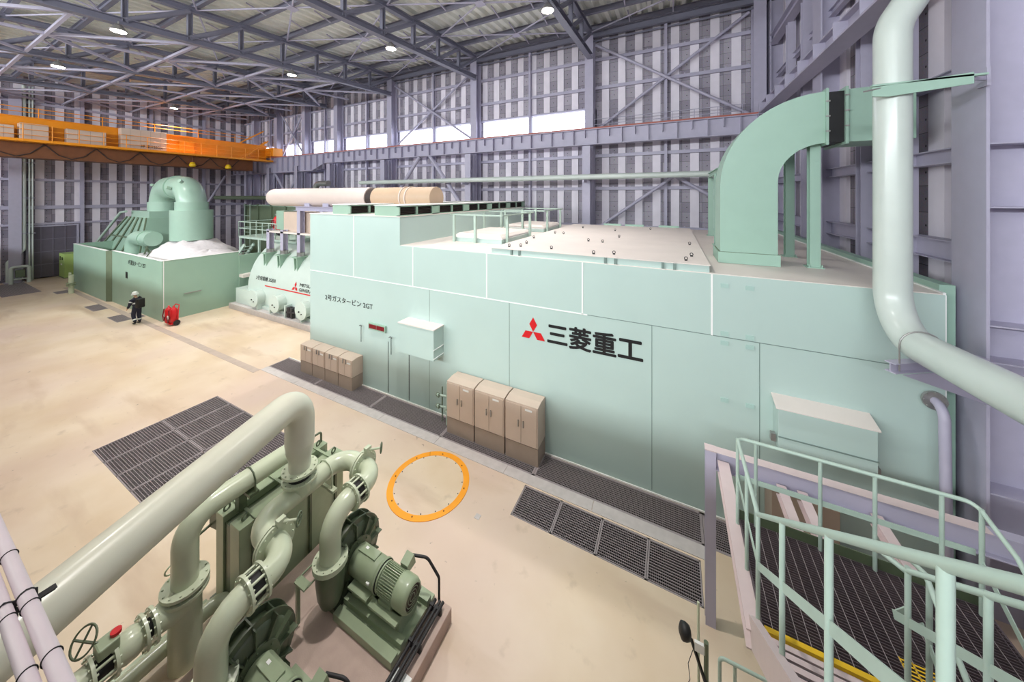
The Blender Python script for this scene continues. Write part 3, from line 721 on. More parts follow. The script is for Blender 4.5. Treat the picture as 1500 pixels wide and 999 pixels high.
# valve pipework between the display and the cabinets
t = thing('valve_stand', 'pale green vertical pipe with two valve branches left of the three cabinets', 'valve pipe', (-6.35,8.5,0))
MB().tube(route([(-6.3,8.5,0.0),(-6.3,8.5,0.35),(-6.42,8.5,0.42),(-6.3,8.5,0.55),(-6.3,8.5,1.3)],0.05),0.07,12).build('riser_pipe', 'rail', t)
for z in (0.5,0.85):
    m = MB(); m.cyl((-6.3,8.5,z),(-6.72,8.42,z+0.02),0.035,8); m.flange((-6.62,8.44,z),(1,-0.15,0),0.07,0.03); m.build('valve_branch', 'rail', t)
    m = MB(); m.torus((-6.55,8.3,z+0.12),(0.2,-1,0.3),0.06,0.01,12,6); m.cyl((-6.55,8.44,z),(-6.55,8.3,z+0.12),0.01,6); m.build('hand_wheel', 'olive', t)
m = MB(); m.cyl((-6.55,8.52,0),(-6.55,8.52,1.1),0.02,8); m.build('support_rod', 'olive', t)

# ================================================================== GENERATOR
gn = thing('generator', 'pale green rounded generator with red stripe, left of the enclosure', 'generator', (-19.5,13.5,0))
MB().box((-25.4,10.9,0),(-13.9,16.2,0.32)).build('plinth', 'curb', gn)
CY, CZ, RYY, RZZ = 13.6, 1.2, 2.2, 2.95
def hully(z): 
    k = max(0.0, min(1.0, (z-CZ)/RZZ)); return CY - RYY*math.sqrt(1-k*k)
prof = [(CY-RYY,0.32)] + [(CY-RYY*math.cos(k/16*PI), CZ+RZZ*math.sin(k/16*PI)) for k in range(17)] + [(CY+RYY,0.32)]
gm = paint('generator_paint', (196,210,202), 0.38, var=0.03, coat=0.15)
h = MB(); n = len(prof); ends = (-24.2,-13.9)
h.add([(-24.2,p[0],p[1]) for p in prof]+[(-13.9,p[0],p[1]) for p in prof], [(i,i+1,n+i+1,n+i) for i in range(n-1)], True)
h.add([(-24.2,p[0],p[1]) for p in prof],[tuple(range(n))]); h.add([(-13.9,p[0],p[1]) for p in prof],[tuple(range(n))])
h.build('hull', gm, gn)
MB().box((-25.2,11.2,0.32),(-22.4,15.8,1.25)).build('side_skirt', gm, gn)
MB().box((-22.4,11.25,0.32),(-14,11.4,0.5)).build('base_rail', gm, gn)
for x in (-22.35,-21.0,-19.5,-18.0,-16.6,-15.2):
    MB().box((x-0.04,11.0,0.32),(x+0.04,11.42,1.0)).build('cooler_gusset', gm, gn)
for x in (-22.6,-20.4,-17.9,-16.1,-14.6):
    f = MB(); f.cyl((x,11.45,0.98),(x,10.95,0.98),0.43,24); f.flange((x,10.94,0.98),(0,1,0),0.5,0.06); f.build('cooler_flange', gm, gn)
    f = MB(); f.cyl((x-0.1,10.9,0.92),(x-0.1,10.86,0.92),0.04,8); f.cyl((x+0.12,10.9,0.82),(x+0.12,10.86,0.82),0.03,8); f.build('cooler_plug', 'black', gn)
m = MB()
for x in (-19.3,-19.0): m.box((x-0.1,11.05,0.35),(x+0.1,11.3,0.9))
m.cyl((-19.6,11.1,0.6),(-18.6,11.1,0.7),0.06,8); m.build('drain_valves', 'darkgrey', gn)
lab(MB().add([(-22.3,hully(1.66)-0.012,1.66),(-14,hully(1.66)-0.012,1.66),(-14,hully(1.72)-0.012,1.72),(-22.3,hully(1.72)-0.012,1.72)],[(0,1,2,3)]).build('stripe', 'red', gn), 'thin red stripe')
hy = lambda z: hully(z) - 0.006
lettering('lettering', '2号発電機 2GEN', -23.4, -21.3, 1.95, 2.2, hy, 'black', gn, 0.01)
diamonds('emblem', -19.3, 1.95, 0.46, hy, 'red', gn)
lettering('lettering', 'MITSUBISHI', -18.9, -17.1, 2.05, 2.22, hy, 'black', gn, 0.01)
lettering('lettering', 'GENERATOR', -18.9, -17.1, 1.79, 1.96, hy, 'black', gn, 0.01)
GP = [(-22.9,5.1),(-21.4,5.1),(-19.7,6.35),(-17.6,6.35),(-15.6,6.35)]
for x, top in GP:
    y = 12.05
    g = MB(); g.prism([(x-0.15,y-0.35,3.55),(x-0.15,y+0.4,3.55),(x-0.15,y+0.4,3.2),(x-0.15,y-0.3,2.75)],(0,0,0),(0.06,0,0)); g.prism([(x+0.1,y-0.35,3.55),(x+0.1,y+0.4,3.55),(x+0.1,y+0.4,3.2),(x+0.1,y-0.3,2.75)],(0,0,0),(0.06,0,0))
    g.box((x-0.25,y-0.4,3.55),(x+0.25,y+0.45,3.62)); b = g.build('post_bracket', 'aqua2', gn)
    MB().cyl((x,y,3.62),(x,y,3.85),0.22,16).build('insulator_foot', 'steelgrey', b)
    MB().ibeam((x,y,3.85),(x,y,top),0.3,0.3,0.03,0.03,up=V(0,1,0)).build('frame_post', 'steel', gn)
m = MB(); m.ibeam((-20.2,12.05,6.45),(-14,12.05,6.45),0.3,0.26); m.ibeam((-20.2,13.4,6.45),(-14,13.4,6.45),0.3,0.26)
for x in (-19.9,-17.6,-15.6): m.ibeam((x,12.05,6.45),(x,13.4,6.45),0.25,0.24)
m.build('top_frame', 'steel', gn)
b = MB().box((-21.9,12.3,5.0),(-15.0,14.6,6.2)).build('exciter_housing', 'beige', gn, 0.02)
m = MB(); m.box((-22.7,12.3,5.05),(-21.9,14.6,6.25)); m.build('housing_end', 'aqua2', b)
m = MB(); m.box((-23.0,11.9,4.9),(-15.0,12.35,5.0)); m.build('housing_ledge', 'rooftop', b)
# lagged duct above the generator
DY, DZ, DR = 12.6, 7.1, 0.56
t = thing('lagged_duct', 'long beige lagged duct with a domed left end above the generator', 'duct', (-16,DY,DZ-DR))
prof = [(0.0,-0.5)] + [(DR*math.sin(k/8*PI/2), -0.5+0.5*(1-math.cos(k/8*PI/2))) for k in range(1,9)] + [(DR,3.4)]
MB().lathe(prof, (-23.3,DY,DZ), (1,0,0), 28).build('dome_end', 'lagging', t)
MB().cyl((-19.9,DY,DZ),(-14.35,DY,DZ),DR,28).build('pale_section', 'lagging', t)
MB().cyl((-14.35,DY,DZ),(-13.9,DY,DZ),DR*0.9,28).build('expansion_ring', 'louvre', t)
MB().cyl((-13.9,DY,DZ),(-10.02,DY,DZ),DR*0.96,28).build('tan_section', 'lagging_d', t)
for x in (-11.9,-11.55): MB().flange((x,DY,DZ),(1,0,0),DR*1.03,0.06,n=28).build('band', 'lagging', t)
for x in (-19.3,-17.6): MB().box((x-0.25,DY-0.45,6.58),(x+0.25,DY+0.45,DZ-0.3)).build('saddle', 'steel', t)
t = thing('pipe_run', 'long thin pale green pipe along the far wall above the beige duct', 'pipe', (-13,20.6,8.2))
MB().cyl((-25,20.6,8.38),(2.2,20.6,8.38),0.17,16).build('pipe_body', 'bigpipe', t)
for x in (-22.9,-13.9,-4.9):
    m = MB(); m.bar((x,20.4,8.12),(x,21.18,8.12),0.1,0.14); m.build('pipe_bracket', 'steel', t)
t = thing('pipe_run', 'grey pipe along the far left wall, behind the steam turbine hood', 'pipe', (-36,19,6.9))
MB().cyl((-48.5,19.5,7.0),(-27,19.5,7.0),0.22,14).build('pipe_body', 'olive', t)
m = MB(); m.tube(route([(-28.6,18.8,0.0),(-28.6,18.8,8.3),(-26.8,18.8,8.3)],0.6),0.25,14); tag(m.build('bent_pipe', 'steelgrey'), 'short grey bent pipe rising behind the domed beige duct', 'pipe')
# ================================================================== STEAM TURBINE
st = thing('steam_turbine_enclosure', 'open-topped pale green enclosure with black lettering around the steam turbine, far left', 'turbine enclosure', (-34,11,0))
HS = 3.46
MB().box((-41.75,7.75,0),(-34.39,7.87,HS)).build('front_panel', 'aqua2', st)
MB().box((-34.01,7.95,0),(-25.95,8.07,HS)).build('front_panel', 'aqua2', st)
MB().prism([(-34.39,7.75,0),(-34.01,7.95,0),(-34.01,8.07,0),(-34.39,7.87,0)],(0,0,0),(0,0,HS)).build('angled_panel', 'olive', st)  # same enclosure, darker colour carries the shade of its right-facing side
MB().box((-26.07,8.07,0),(-25.95,11.7,HS)).build('side_panel', 'aqua2', st)
MB().box((-26.1,11.7,0),(-25.9,14.5,HS-0.25)).build('side_panel', 'aqua2', st)
MB().box((-41.75,7.87,0),(-41.63,14,HS)).build('side_panel', 'aqua2', st)
m = MB(); m.box((-41.77,7.73,HS),(-34.39,7.89,HS+0.02)); m.box((-34.03,7.93,HS),(-25.93,8.09,HS+0.02)); m.box((-26.09,8.09,HS),(-25.93,11.7,HS+0.02)); m.build('top_edge', 'white', st)
MB().box((-25.95,8.0,0),(-25.935,8.03,HS)).build('corner_trim', 'white', st)
lettering('lettering', '2号蒸気タービン 2ST', -31.1, -28.3, 2.82, 3.12, lambda z: 7.95, 'black', st, 0.012)
MB().box((-31.5,7.93,1.9),(-31.2,7.95,2.3)).build('wall_socket', 'black', st)
MB().box((-25.95,8.9,1.35),(-25.9,9.7,1.4)).build('wall_handle', 'steelgrey', st)
MB().box((-25.9,11.7,1.75),(-25.4,13.0,1.95)).build('ledge', 'rooftop', st)
MB().box((-41.6,8.2,0.02),(-26.2,14.4,2.2)).build('turbine_floor', 'olive', st)
# insulated casing
m = MB(); N = 22
def blob(cx, cy, cz, rx, ry, rz):
    vs = []; fs = []; nu, nv = 24, 9
    for j in range(nv+1):
        th = j/nv*PI/2
        for i in range(nu):
            a = 2*PI*i/nu; r = 1 + 0.05*math.sin(5*a+j) + random.uniform(-0.03,0.03)
            vs.append((cx+rx*r*math.cos(a)*math.cos(th), cy+ry*r*math.sin(a)*math.cos(th), cz+rz*r*math.sin(th)))
    for j in range(nv):
        for i in range(nu): fs.append((j*nu+i, j*nu+(i+1)%nu, (j+1)*nu+(i+1)%nu, (j+1)*nu+i))
    m.add(vs, fs, True)
blob(-31.8,11.5,2.2,3.0,2.6,1.8); blob(-28.8,11.2,2.2,2.5,2.3,1.2); blob(-34.5,10.6,2.2,2.4,1.8,0.9)
sm = thing('steam_turbine', 'white-lagged steam turbine with inverted-U crossover pipe and sloping hood', 'turbine', (-35,11.5,2.2))
m.build('insulated_casing', 'blanket', sm)
# crossover pipe between the casings
PX, PX2, PY_, PZ = -32.2, -37.2, 11.5, 7.85
cm = paint('crossover_pipe_paint', (166,196,178), 0.36, var=0.03, coat=0.15)
R_ = 0.86
cross = MB().tube(route([(PX,PY_,5.9),(PX,PY_,PZ),(PX2,PY_,PZ),(PX2,PY_,5.6)],1.35,12),R_,28).build('crossover_pipe', cm, sm)
m = MB(); m.flange(((PX+PX2)/2+0.2,PY_,PZ),(1,0,0),0.94,0.16,n=28); m.build('joint_band', cm, cross)
MB().cyl((PX,PY_,3.95),(PX,PY_,6.15),1.22,32).build('lower_can', cm, cross)
MB().cyl((PX,PY_,6.13),(PX,PY_,6.75),0.95,28).build('neck_band', cm, cross)
MB().cyl((PX2,PY_,5.9),(PX2,PY_,6.7),0.95,28).build('neck_band', cm, cross)
MB().cyl((PX,PY_,3.2),(PX,PY_,3.97),0.9,28).build('inlet_neck', 'steelgrey', cross)
m = MB()
for c, d in (((PX+0.55,PY_-0.75,PZ+0.35),(0.5,-0.8,0.4)),((PX-0.9,PY_-0.9,PZ-0.1),(0,-1,0.3)),((PX2-0.95,PY_-0.3,PZ+0.2),(-1,-0.3,0.3))):
    c = V(*c); d = V(*d).normalized(); m.cyl(c, c+d*0.25, 0.12, 10)
m.build('pipe_nozzles', cm, cross)
# exhaust hood with sloped roof
m = MB()
A = [(-45.2,9.6,2.3),(-35.2,9.6,2.3),(-35.2,14.2,2.3),(-45.2,14.2,2.3)]; B = [(-40.2,10.2,5.5),(-35.9,10.2,5.5),(-35.9,13.4,5.5),(-40.2,13.4,5.5)]
m.add(A+B, [(0,1,5,4),(1,2,6,5),(2,3,7,6),(3,0,4,7),(4,5,6,7),(3,2,1,0)]); hood = m.build('exhaust_hood', 'aqua2', sm)
MB().box((-39.6,10.3,5.5),(-36.0,13.2,6.0)).build('hood_top', cm, hood)
m = MB()
for k in range(6):
    t_ = k/5; x0 = -45.0 + t_*9.6
    m.bar((x0,9.55,2.35),(-40.0+t_*4.0,10.15,5.5),0.07,0.1)
m.bar((-42.6,9.85,3.9),(-35.6,9.85,3.9),0.07,0.1); m.build('hood_rib', 'olive', hood)
m = MB(); m.tube(route([(-45.3,9.4,2.6),(-40.4,9.9,5.85),(-39.2,9.9,5.95)],0.4),0.09,10); m.build('hood_pipe', 'rail', hood)
m = MB(); m.bar((-38.4,9.75,3.1),(-36.6,9.9,4.2),0.1,0.1); m.bar((-36.6,9.9,4.2),(-34.4,9.9,2.9),0.1,0.1); m.build('hood_strut', 'olive', hood)
m = MB(); m.tube(route([(-36.3,9.6,2.4),(-36.3,9.6,4.05),(-33.3,9.75,4.1)],0.75,9),0.52,24)
e = m.build('inlet_elbow', cm, sm)
MB().flange((-34.3,9.72,4.09),(1,0.03,0),0.6,0.12).build('elbow_flange', cm, e)
m = MB(); m.bar((-35.0,9.6,2.3),(-33.8,9.6,3.6),0.08,0.08); m.bar((-34.2,9.4,2.3),(-32.6,9.4,3.3),0.05,0.05); m.build('elbow_strut', 'olive', e)
# far casing behind the platform
fc = thing('oil_tank_casing', 'long olive green ribbed tank casing behind the red extinguisher platform', 'tank', (-31,17,0))
MB().box((-35.5,16.5,0),(-24.5,18,6.3)).build('tank_body', 'olive', fc)
for k in range(6): MB().box((-35.4+k*2.1,16.38,3.2),(-35.2+k*2.1,16.5,6.45)).build('tank_rib', 'olive', fc)
m = MB(); m.box((-35.6,16.4,6.3),(-24.4,18.1,6.36)); m.build('tank_rim', 'aqua2', fc)
m = MB()
for k in range(5): m.cyl((-34.9,16.2,3.4+k*0.5),(-34.0,16.2,3.4+k*0.5),0.03,6)
m.bar((-34.9,16.2,0),(-34.9,16.2,6.5),0.06,0.06); m.bar((-34.0,16.2,0),(-34.0,16.2,6.5),0.06,0.06)
tag(m.build('access_ladder','rail'), 'thin pale green ladder on the front of the olive tank', 'ladder')
pf = thing('service_platform', 'railed service platform beside the steam turbine, carrying a red extinguisher', 'platform', (-25.5,13.8,0))
px0, px1, pyy0, pyy1, pz = -28.6, -21.6, 12.9, 15.2, 4.25
MB().box((px0,pyy0,pz-0.15),(px1,pyy1,pz)).build('platform_deck', 'rail', pf)
for x in (px0+0.1,px0+2.6):
    MB().box((x-0.06,pyy0,0),(x+0.06,pyy0+0.12,pz-0.15)).build('platform_leg', 'rail', pf)
def small_rail(p, q, parent, n, mat='rail', h=1.05):
    p, q = V(*p), V(*q)
    for k in range(n+1):
        c = p.lerp(q, k/n); MB().cyl(c, c+V(0,0,h), 0.03, 8).build('rail_post', mat, parent)
    for z in (h, h*0.55): MB().cyl(p+V(0,0,z), q+V(0,0,z), 0.03, 8).build('hand_rail', mat, parent)
small_rail((px0,pyy0,pz),(px1,pyy0,pz),pf,9); small_rail((px0,pyy1,pz),(px1,pyy1,pz),pf,9); small_rail((px0,pyy0,pz),(px0,pyy1,pz),pf,2)
m = MB(); m.bar((-28.7,12.6,2.4),(-27.2,12.6,3.7),0.1,0.2); m.bar((-28.7,13.2,2.4),(-27.2,13.2,3.7),0.1,0.2)
for k in range(5): m.box((-28.5+k*0.3,12.6,2.55+k*0.25),(-28.25+k*0.3,13.2,2.58+k*0.25))
m.build('platform_steps', 'rail', pf)
def extinguisher(x, y, z, label):
    t = thing('fire_extinguisher', label, 'fire extinguisher', (x,y,z))
    MB().lathe([(0,0),(0.22,0.0),(0.24,0.05),(0.24,0.95),(0.16,1.12),(0.06,1.2),(0.06,1.3),(0,1.3)],(x,y,z+0.25),(0,0,1),20).build('cylinder_body','red',t)
    m = MB(); m.torus((x,y-0.3,z+0.9),(0.2,1,0),0.26,0.035,16,6); m.build('hose','darkred',t)
    for s in (-1,1): MB().cyl((x+s*0.3,y,z+0.18),(x+s*0.36,y,z+0.18),0.18,16).build('wheel','darkgrey',t)
    m = MB()
    for s in (-1,1): m.tube([(x+s*0.27,y,z+0.18),(x+s*0.27,y+0.12,z+1.25),(x+s*0.2,y+0.3,z+1.5)],0.025,8)
    m.cyl((x-0.2,y+0.3,z+1.5),(x+0.2,y+0.3,z+1.5),0.025,8); m.build('trolley_frame','red',t)
    MB().box((x-0.1,y-0.1,z+1.5),(x+0.1,y+0.1,z+1.62)).build('valve_head','steelgrey',t)
    return t
extinguisher(-26.3,14.3,pz,'red wheeled extinguisher up on the railed platform')
# red wheeled extinguisher trolley on the floor
x, y = -24.95, 8.02
t = thing('extinguisher_trolley', 'red wheeled fire extinguisher trolley on the floor at the enclosure corner', 'fire extinguisher', (x,y,0))
for dx in (-0.17,0.17):
    b = MB().lathe([(0,0),(0.15,0.0),(0.165,0.04),(0.165,0.68),(0.1,0.8),(0.04,0.84),(0.04,0.92),(0,0.92)],(x+dx,y+dx*0.3,0.14),(0,0,1),18).build('gas_cylinder','red',t)
m = MB(); m.tube([(x-0.36,y+0.15,0.1),(x-0.34,y+0.18,0.9),(x-0.2,y+0.26,1.06),(x+0.22,y+0.26,1.06),(x+0.36,y+0.18,0.9),(x+0.36,y+0.15,0.1)],0.028,8); m.bar((x-0.36,y+0.15,0.5),(x+0.36,y+0.15,0.5),0.05,0.05); m.box((x-0.36,y-0.16,0.1),(x+0.36,y+0.2,0.14)); m.build('trolley_frame','red',t)
m = MB()
for s in (-1,1): m.tube([(x+s*0.3,y-0.2,0.9),(x+s*0.42,y-0.22,0.5),(x+s*0.28,y-0.22,0.25),(x+s*0.1,y-0.24,0.5)],0.03,8)
m.build('hose','darkred',t)
for s in (-1,1):
    w = MB(); w.torus((x+s*0.4,y+0.1,0.15),(1,0,0),0.12,0.035,18,8); w.cyl((x+s*0.37,y+0.1,0.15),(x+s*0.43,y+0.1,0.15),0.09,14); w.build('wheel','darkgrey',t)
MB().box((x+0.05,y-0.19,0.36),(x+0.24,y-0.165,0.56)).build('label_plate','white',t)

# lime control panel and pipe stand at the far left
t = thing('local_panel', 'lime green local control panel standing by the far left wall', 'control panel', (-48.0,8.7,0))
MB().box((-48.9,8.28,0.05),(-47.2,9.1,2.1)).build('panel_body','lime',t,0.02)
MB().box((-48.95,8.24,0),(-47.15,9.15,0.06)).build('panel_base','olive',t)
m = MB(); m.box((-48.6,8.26,1.5),(-48.4,8.29,1.85)); m.box((-48.0,8.26,1.55),(-47.75,8.29,1.8)); m.build('panel_gauge','black',t)
MB().box((-48.3,8.26,1.1),(-47.95,8.29,1.22)).build('name_plate','white',t)
t = thing('valve_post', 'short pale green valve post at the left end of the far enclosure', 'valve post', (-39.6,7.25,0))
m = MB(); m.cyl((-39.6,7.25,0),(-39.6,7.25,1.35),0.14,12); m.cyl((-39.9,7.25,0),(-39.9,7.25,1.5),0.07,10); m.build('post_pipe','pipe',t)
m = MB(); m.flange((-39.6,7.25,0.6),(0,0,1),0.24,0.08); m.flange((-39.6,7.25,0.75),(0,0,1),0.24,0.08); m.cyl((-39.6,7.25,0.9),(-40.1,7.25,1.1),0.06,8); m.build('valve_body','pump',t)
# vertical pipes on the left wall
for k, (y, r) in enumerate(((6.45,0.09),(6.72,0.05),(6.88,0.05))):
    t = thing('wall_riser', ['thick pale riser pipe with a dog-leg foot, left of the far door','thin pale riser pipe, left one of the pair by the far door','thin pale riser pipe, right one of the pair by the far door'][k], 'pipe', (XL+0.6,y,0), 'riser pipes by the far door')
    if k == 0: MB().tube(route([(XL+0.6,y,16.5),(XL+0.6,y,2.7),(XL+0.6,y-0.75,1.7),(XL+0.6,y-0.75,0)],0.2),r*1.3,12).build('riser_pipe','bigpipe',t)
    else: MB().cyl((XL+0.6,y,0),(XL+0.6,y,16.5),r,10).build('riser_pipe','bigpipe',t)
    m = MB()
    for z in (4,7,10): m.box((XL+0.3,y-0.15,z),(XL+0.75,y+0.15,z+0.05))
    m.build('pipe_clip','steel',t)
t = thing('meter_pipework', 'pale pipe loop with dark meter at the foot of the far left column', 'pipework', (XL+1.35,6.2,0))
m = MB(); m.tube(route([(XL+1.35,5.75,0),(XL+1.35,5.75,1.35),(XL+1.35,6.6,1.35),(XL+1.35,6.6,0)],0.15),0.12,10); m.cyl((XL+1.35,5.75,0.35),(XL+1.35,6.6,0.35),0.06,8); m.build('pipe_loop','bigpipe',t)
MB().box((XL+1.2,5.95,0.5),(XL+1.5,6.4,1.1)).build('meter_box','olive',t)
t = thing('end_wall_column', 'lavender steel column on the far left wall at the picture edge', 'column', (XL+0.6,6.0,0))
MB().box((XL+0.75,5.7,0),(XL+0.8,6.32,16)).build('flange','steel',t); MB().box((XL+0.1,5.98,0),(XL+0.75,6.02,16)).build('web','steel',t)
MB().box((XL+0.05,5.5,0),(XL+1.0,6.45,0.05)).build('base_plate','steel',t)

# ================================================================== OVERHEAD CRANE
cr = thing('overhead_crane', 'orange overhead travelling crane with walkway, spanning the hall at the far left', 'crane', (-40.5,10,10))
cx0 = -39.5
MB().box((cx0-2.6,-1,11.15),(cx0-1.2,21.0,12.75)).build('main_girder','orange',cr)
MB().box((cx0-2.7,-1,12.75),(cx0-1.1,21.0,12.8)).build('girder_flange','orange',cr)
MB().box((cx0-6.2,-1,11.0),(cx0-5.0,21.0,12.7)).build('main_girder','orange',cr)
m = MB(); m.box((cx0-1.2,-1,10.95),(cx0+0.0,21.1,11.02)); m.box((cx0-0.04,-1,10.95),(cx0+0.02,21.1,11.13)); m.build('walkway_deck','orange',cr)
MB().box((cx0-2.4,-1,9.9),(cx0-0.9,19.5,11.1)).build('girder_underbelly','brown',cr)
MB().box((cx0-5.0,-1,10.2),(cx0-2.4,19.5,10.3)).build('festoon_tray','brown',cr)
m = MB(); y = -1.0
while y < 18:
    m.tube([(cx0-0.85,y,10.9),(cx0-0.85,y+0.6,10.2),(cx0-0.85,y+1.2,9.95),(cx0-0.85,y+1.8,10.2),(cx0-0.85,y+2.4,10.9)],0.03,6); y += 2.4
m.build('festoon_cable','darkgrey',cr)
y = -0.8
while y < 21:
    MB().cyl((cx0,y,11.0),(cx0,y,12.15),0.025,6).build('rail_post','orange',cr); y += 1.2
for z in (11.4,11.78,12.15): MB().cyl((cx0,-1,z),(cx0,21,z),0.022,6).build('hand_rail','orange',cr)
for z in (12.95,13.25): MB().cyl((cx0-1.2,-1,z+0.1),(cx0-1.2,19.6,z+0.35),0.03,6).build('top_rail','orange',cr)
for y in (0,3,6,9,12,15,18): MB().cyl((cx0-1.2,y,12.8),(cx0-1.2,y,13.5),0.025,6).build('rail_post','orange',cr)
for a, b, z in ((4.0,4.9,12.0),(5.1,6.3,12.25),(7.1,9.0,12.2),(9.8,12.5,12.75)):
    e = MB().box((cx0-1.05,a,11.04),(cx0-0.35,b,z)).build('electric_cabinet','beige',cr,0.02)
    q = MB(); k = a+0.5
    while k < b-0.2: q.box((cx0-0.35,k-0.01,11.1),(cx0-0.345,k+0.01,z-0.05)); k += 0.6
    q.build('cabinet_seam','beige_d',e)
# black marks on the last cabinet
lettering('lettering','№ 東 /120/25t',10.95,12.25,11.28,11.55,lambda z: cx0-0.335,'black',cr,0.02,normal=1)
MB().box((cx0-1.0,13.6,11.3),(cx0-0.95,14.6,12.3)).build('access_hatch','orange',cr)
m = MB(); m.bar((cx0-0.6,18.2,12.75),(cx0-0.6,20.4,14.3),0.1,0.12); m.bar((cx0-0.1,18.2,11.1),(cx0-0.1,20.6,13.2),0.08,0.1); m.bar((cx0-0.6,18.2,11.1),(cx0-0.6,20.6,13.2),0.08,0.1)
for k in range(8): m.box((cx0-0.6,18.4+k*0.28,11.25+k*0.245),(cx0-0.1,18.6+k*0.28,11.28+k*0.245))
m.build('crane_stair','orange',cr)
MB().box((cx0-6.4,20.9,11.6),(cx0+0.3,21.9,12.5)).build('end_carriage','orange',cr)
m = MB()
for x in (cx0-5.6,cx0-1.9): m.cyl((x,21.3,11.85),(x,21.7,11.85),0.25,16)
m.build('wheel','brown',cr)
for k, y in enumerate((14.4,17.2)):
    t = thing('crane_horn_lamp', 'yellow warning lamp hanging under the orange crane, ' + ('left' if k == 0 else 'right') + ' one of two', 'lamp', (cx0-0.9,y,10.0), 'crane warning lamps')
    MB().cyl((cx0-0.7,y,10.35),(cx0-0.7,y,11.0),0.04,8).build('lamp_stem','brown',t)
    MB().lathe([(0,0),(0.2,0.0),(0.26,0.15),(0.16,0.4),(0.0,0.45)],(cx0-0.7,y,9.95),(0,0,1),14).build('lamp_bell','yellow',t)

# ================================================================== PERSON
def person(x, y, ang):
    t = thing('person', 'person in navy suit and pale helmet walking with a black backpack', 'person', (x,y,0))
    # local frame: f forward, s left
    f = V(math.cos(ang), math.sin(ang), 0); s = V(-math.sin(ang), math.cos(ang), 0); O = V(x,y,0)
    P = lambda a, b, c: O + f*a + s*b + V(0,0,c)
    def skin(name, verts, edges, radii, mat, root=0, parent=t, sub=2):
        off = parent_origin(parent)
        me = bpy.data.meshes.new(name); me.from_pydata([tuple(v-off) for v in verts], edges, [])
        o = bpy.data.objects.new(name, me); COL.objects.link(o); o.parent = parent; o.data.materials.append(M[mat])
        sm = o.modifiers.new('Skin','SKIN'); 
        pass
        for i, r in enumerate(radii):
            sv = me.skin_vertices[0].data[i]; sv.radius = (r if not isinstance(r, tuple) else r[0], r if not isinstance(r, tuple) else r[1]); sv.use_root = (i == root)
        sb = o.modifiers.new('Sub','SUBSURF'); sb.levels = sub; sb.render_levels = sub
        for p in me.polygons: p.use_smooth = True
        sm.use_smooth_shade = True
        # bake to a plain mesh
        dg = bpy.context.evaluated_depsgraph_get(); dg.update()
        nm = bpy.data.meshes.new_from_object(o.evaluated_get(dg)); o.modifiers.clear(); o.data = nm
        return o
    J = [P(0,0,.92),P(.02,0,1.08),P(.05,0,1.26),P(.08,0,1.40),P(.11,0,1.50),P(.14,0,1.60),P(.16,0,1.68),     # 0..6 spine to head
         P(.0,.10,.88),P(.10,.11,.50),P(-.06,.11,.13),P(.06,.11,.05),                                              # 7..10 left leg
         P(.0,-.10,.88),P(.03,-.11,.49),P(-.02,-.11,.11),P(.12,-.11,.05),                                          # 11..14 right leg
         P(.07,.19,1.40),P(.08,.27,1.13),P(.22,.28,.93),P(.28,.27,.87),                                           # 15..18 left arm
         P(.07,-.19,1.40),P(.02,-.27,1.12),P(.16,-.28,.93),P(.22,-.27,.87)]                                       # right arm
    E_ = [(0,1),(1,2),(2,3),(3,4),(4,5),(5,6),(0,7),(7,8),(8,9),(9,10),(0,11),(11,12),(12,13),(13,14),(3,15),(15,16),(16,17),(17,18),(3,19),(19,20),(20,21),(21,22)]
    Rr = [.15,.14,.16,.10,.055,.085,.09,.10,.075,.05,.045,.10,.075,.05,.045,.05,.045,.038,.03,.05,.045,.038,.03]
    body = skin('body', J, E_, Rr, 'skin')
    lab(body, 'face and hands')
    for sd, wr in ((1,18),(-1,22)):     # fingers
        w = J[wr]; dv = (J[wr]-J[wr-1]).normalized()
        for k, ln in enumerate((.06,.075,.08,.07)):
            b = w + f*(0.02-0.012*k) + dv*0.02
            skin('finger', [b, b+dv*ln*.6, b+dv*ln+f*0.01], [(0,1),(1,2)], [.009,.008,.007], 'skin', parent=body, sub=1)
        b = w + f*0.02; skin('thumb', [b, b+f*.03+dv*.02, b+f*.04+dv*.045], [(0,1),(1,2)], [.011,.009,.008], 'skin', parent=body, sub=1)
    face = MB(); h = P(.16,0,1.63)
    face.lathe([(0,0),(.012,.005),(.016,.02),(.0,.045)], h+f*.085-V(0,0,.02), V(0,0,1), 8); face.build('nose','skin',body)
    suit = [0,1,2,3,7,8,9,11,12,13,15,16,17,19,20,21]; idx = {v:i for i,v in enumerate(suit)}
    eg = [(idx[a],idx[b]) for a,b in E_ if a in idx and b in idx]
    rr = {0:.175,1:.165,2:.185,3:.185,7:.122,8:.095,9:.078,11:.122,12:.095,13:.078,15:.11,16:.07,17:.052,19:.11,20:.07,21:.052}
    skin('suit', [J[v] for v in suit], eg, [rr[v] for v in suit], 'navy')
    for a in (10,14):
        m = MB(); c = J[a]; 
        skin('boot', [J[a-1]+V(0,0,.06), J[a-1]-V(0,0,.05), c+f*.06], [(0,1),(1,2)], [.07,.06,.045], 'black')
    for a, b, r, tt in ((8,9,.094,.62),(12,13,.094,.62),(15,16,.085,.45),(19,20,.085,.45),(0,2,.19,.75)):
        c = J[a].lerp(J[b],tt); d = (J[b]-J[a]).normalized(); m = MB(); m.tube([c-d*.035,c+d*.035],[r,r],16); m.build('reflective_band','silver',t)
    m = MB(); c = P(.15,0,1.66)
    m.lathe([(.0,.155),(.06,.15),(.11,.115),(.135,.05),(.138,0.0),(.165,-.012),(.165,-.02),(.12,-.01)], c, (0,0,1), 20); m.build('helmet','silver',t)
    m = MB(); bc = P(-.22,0,1.2)
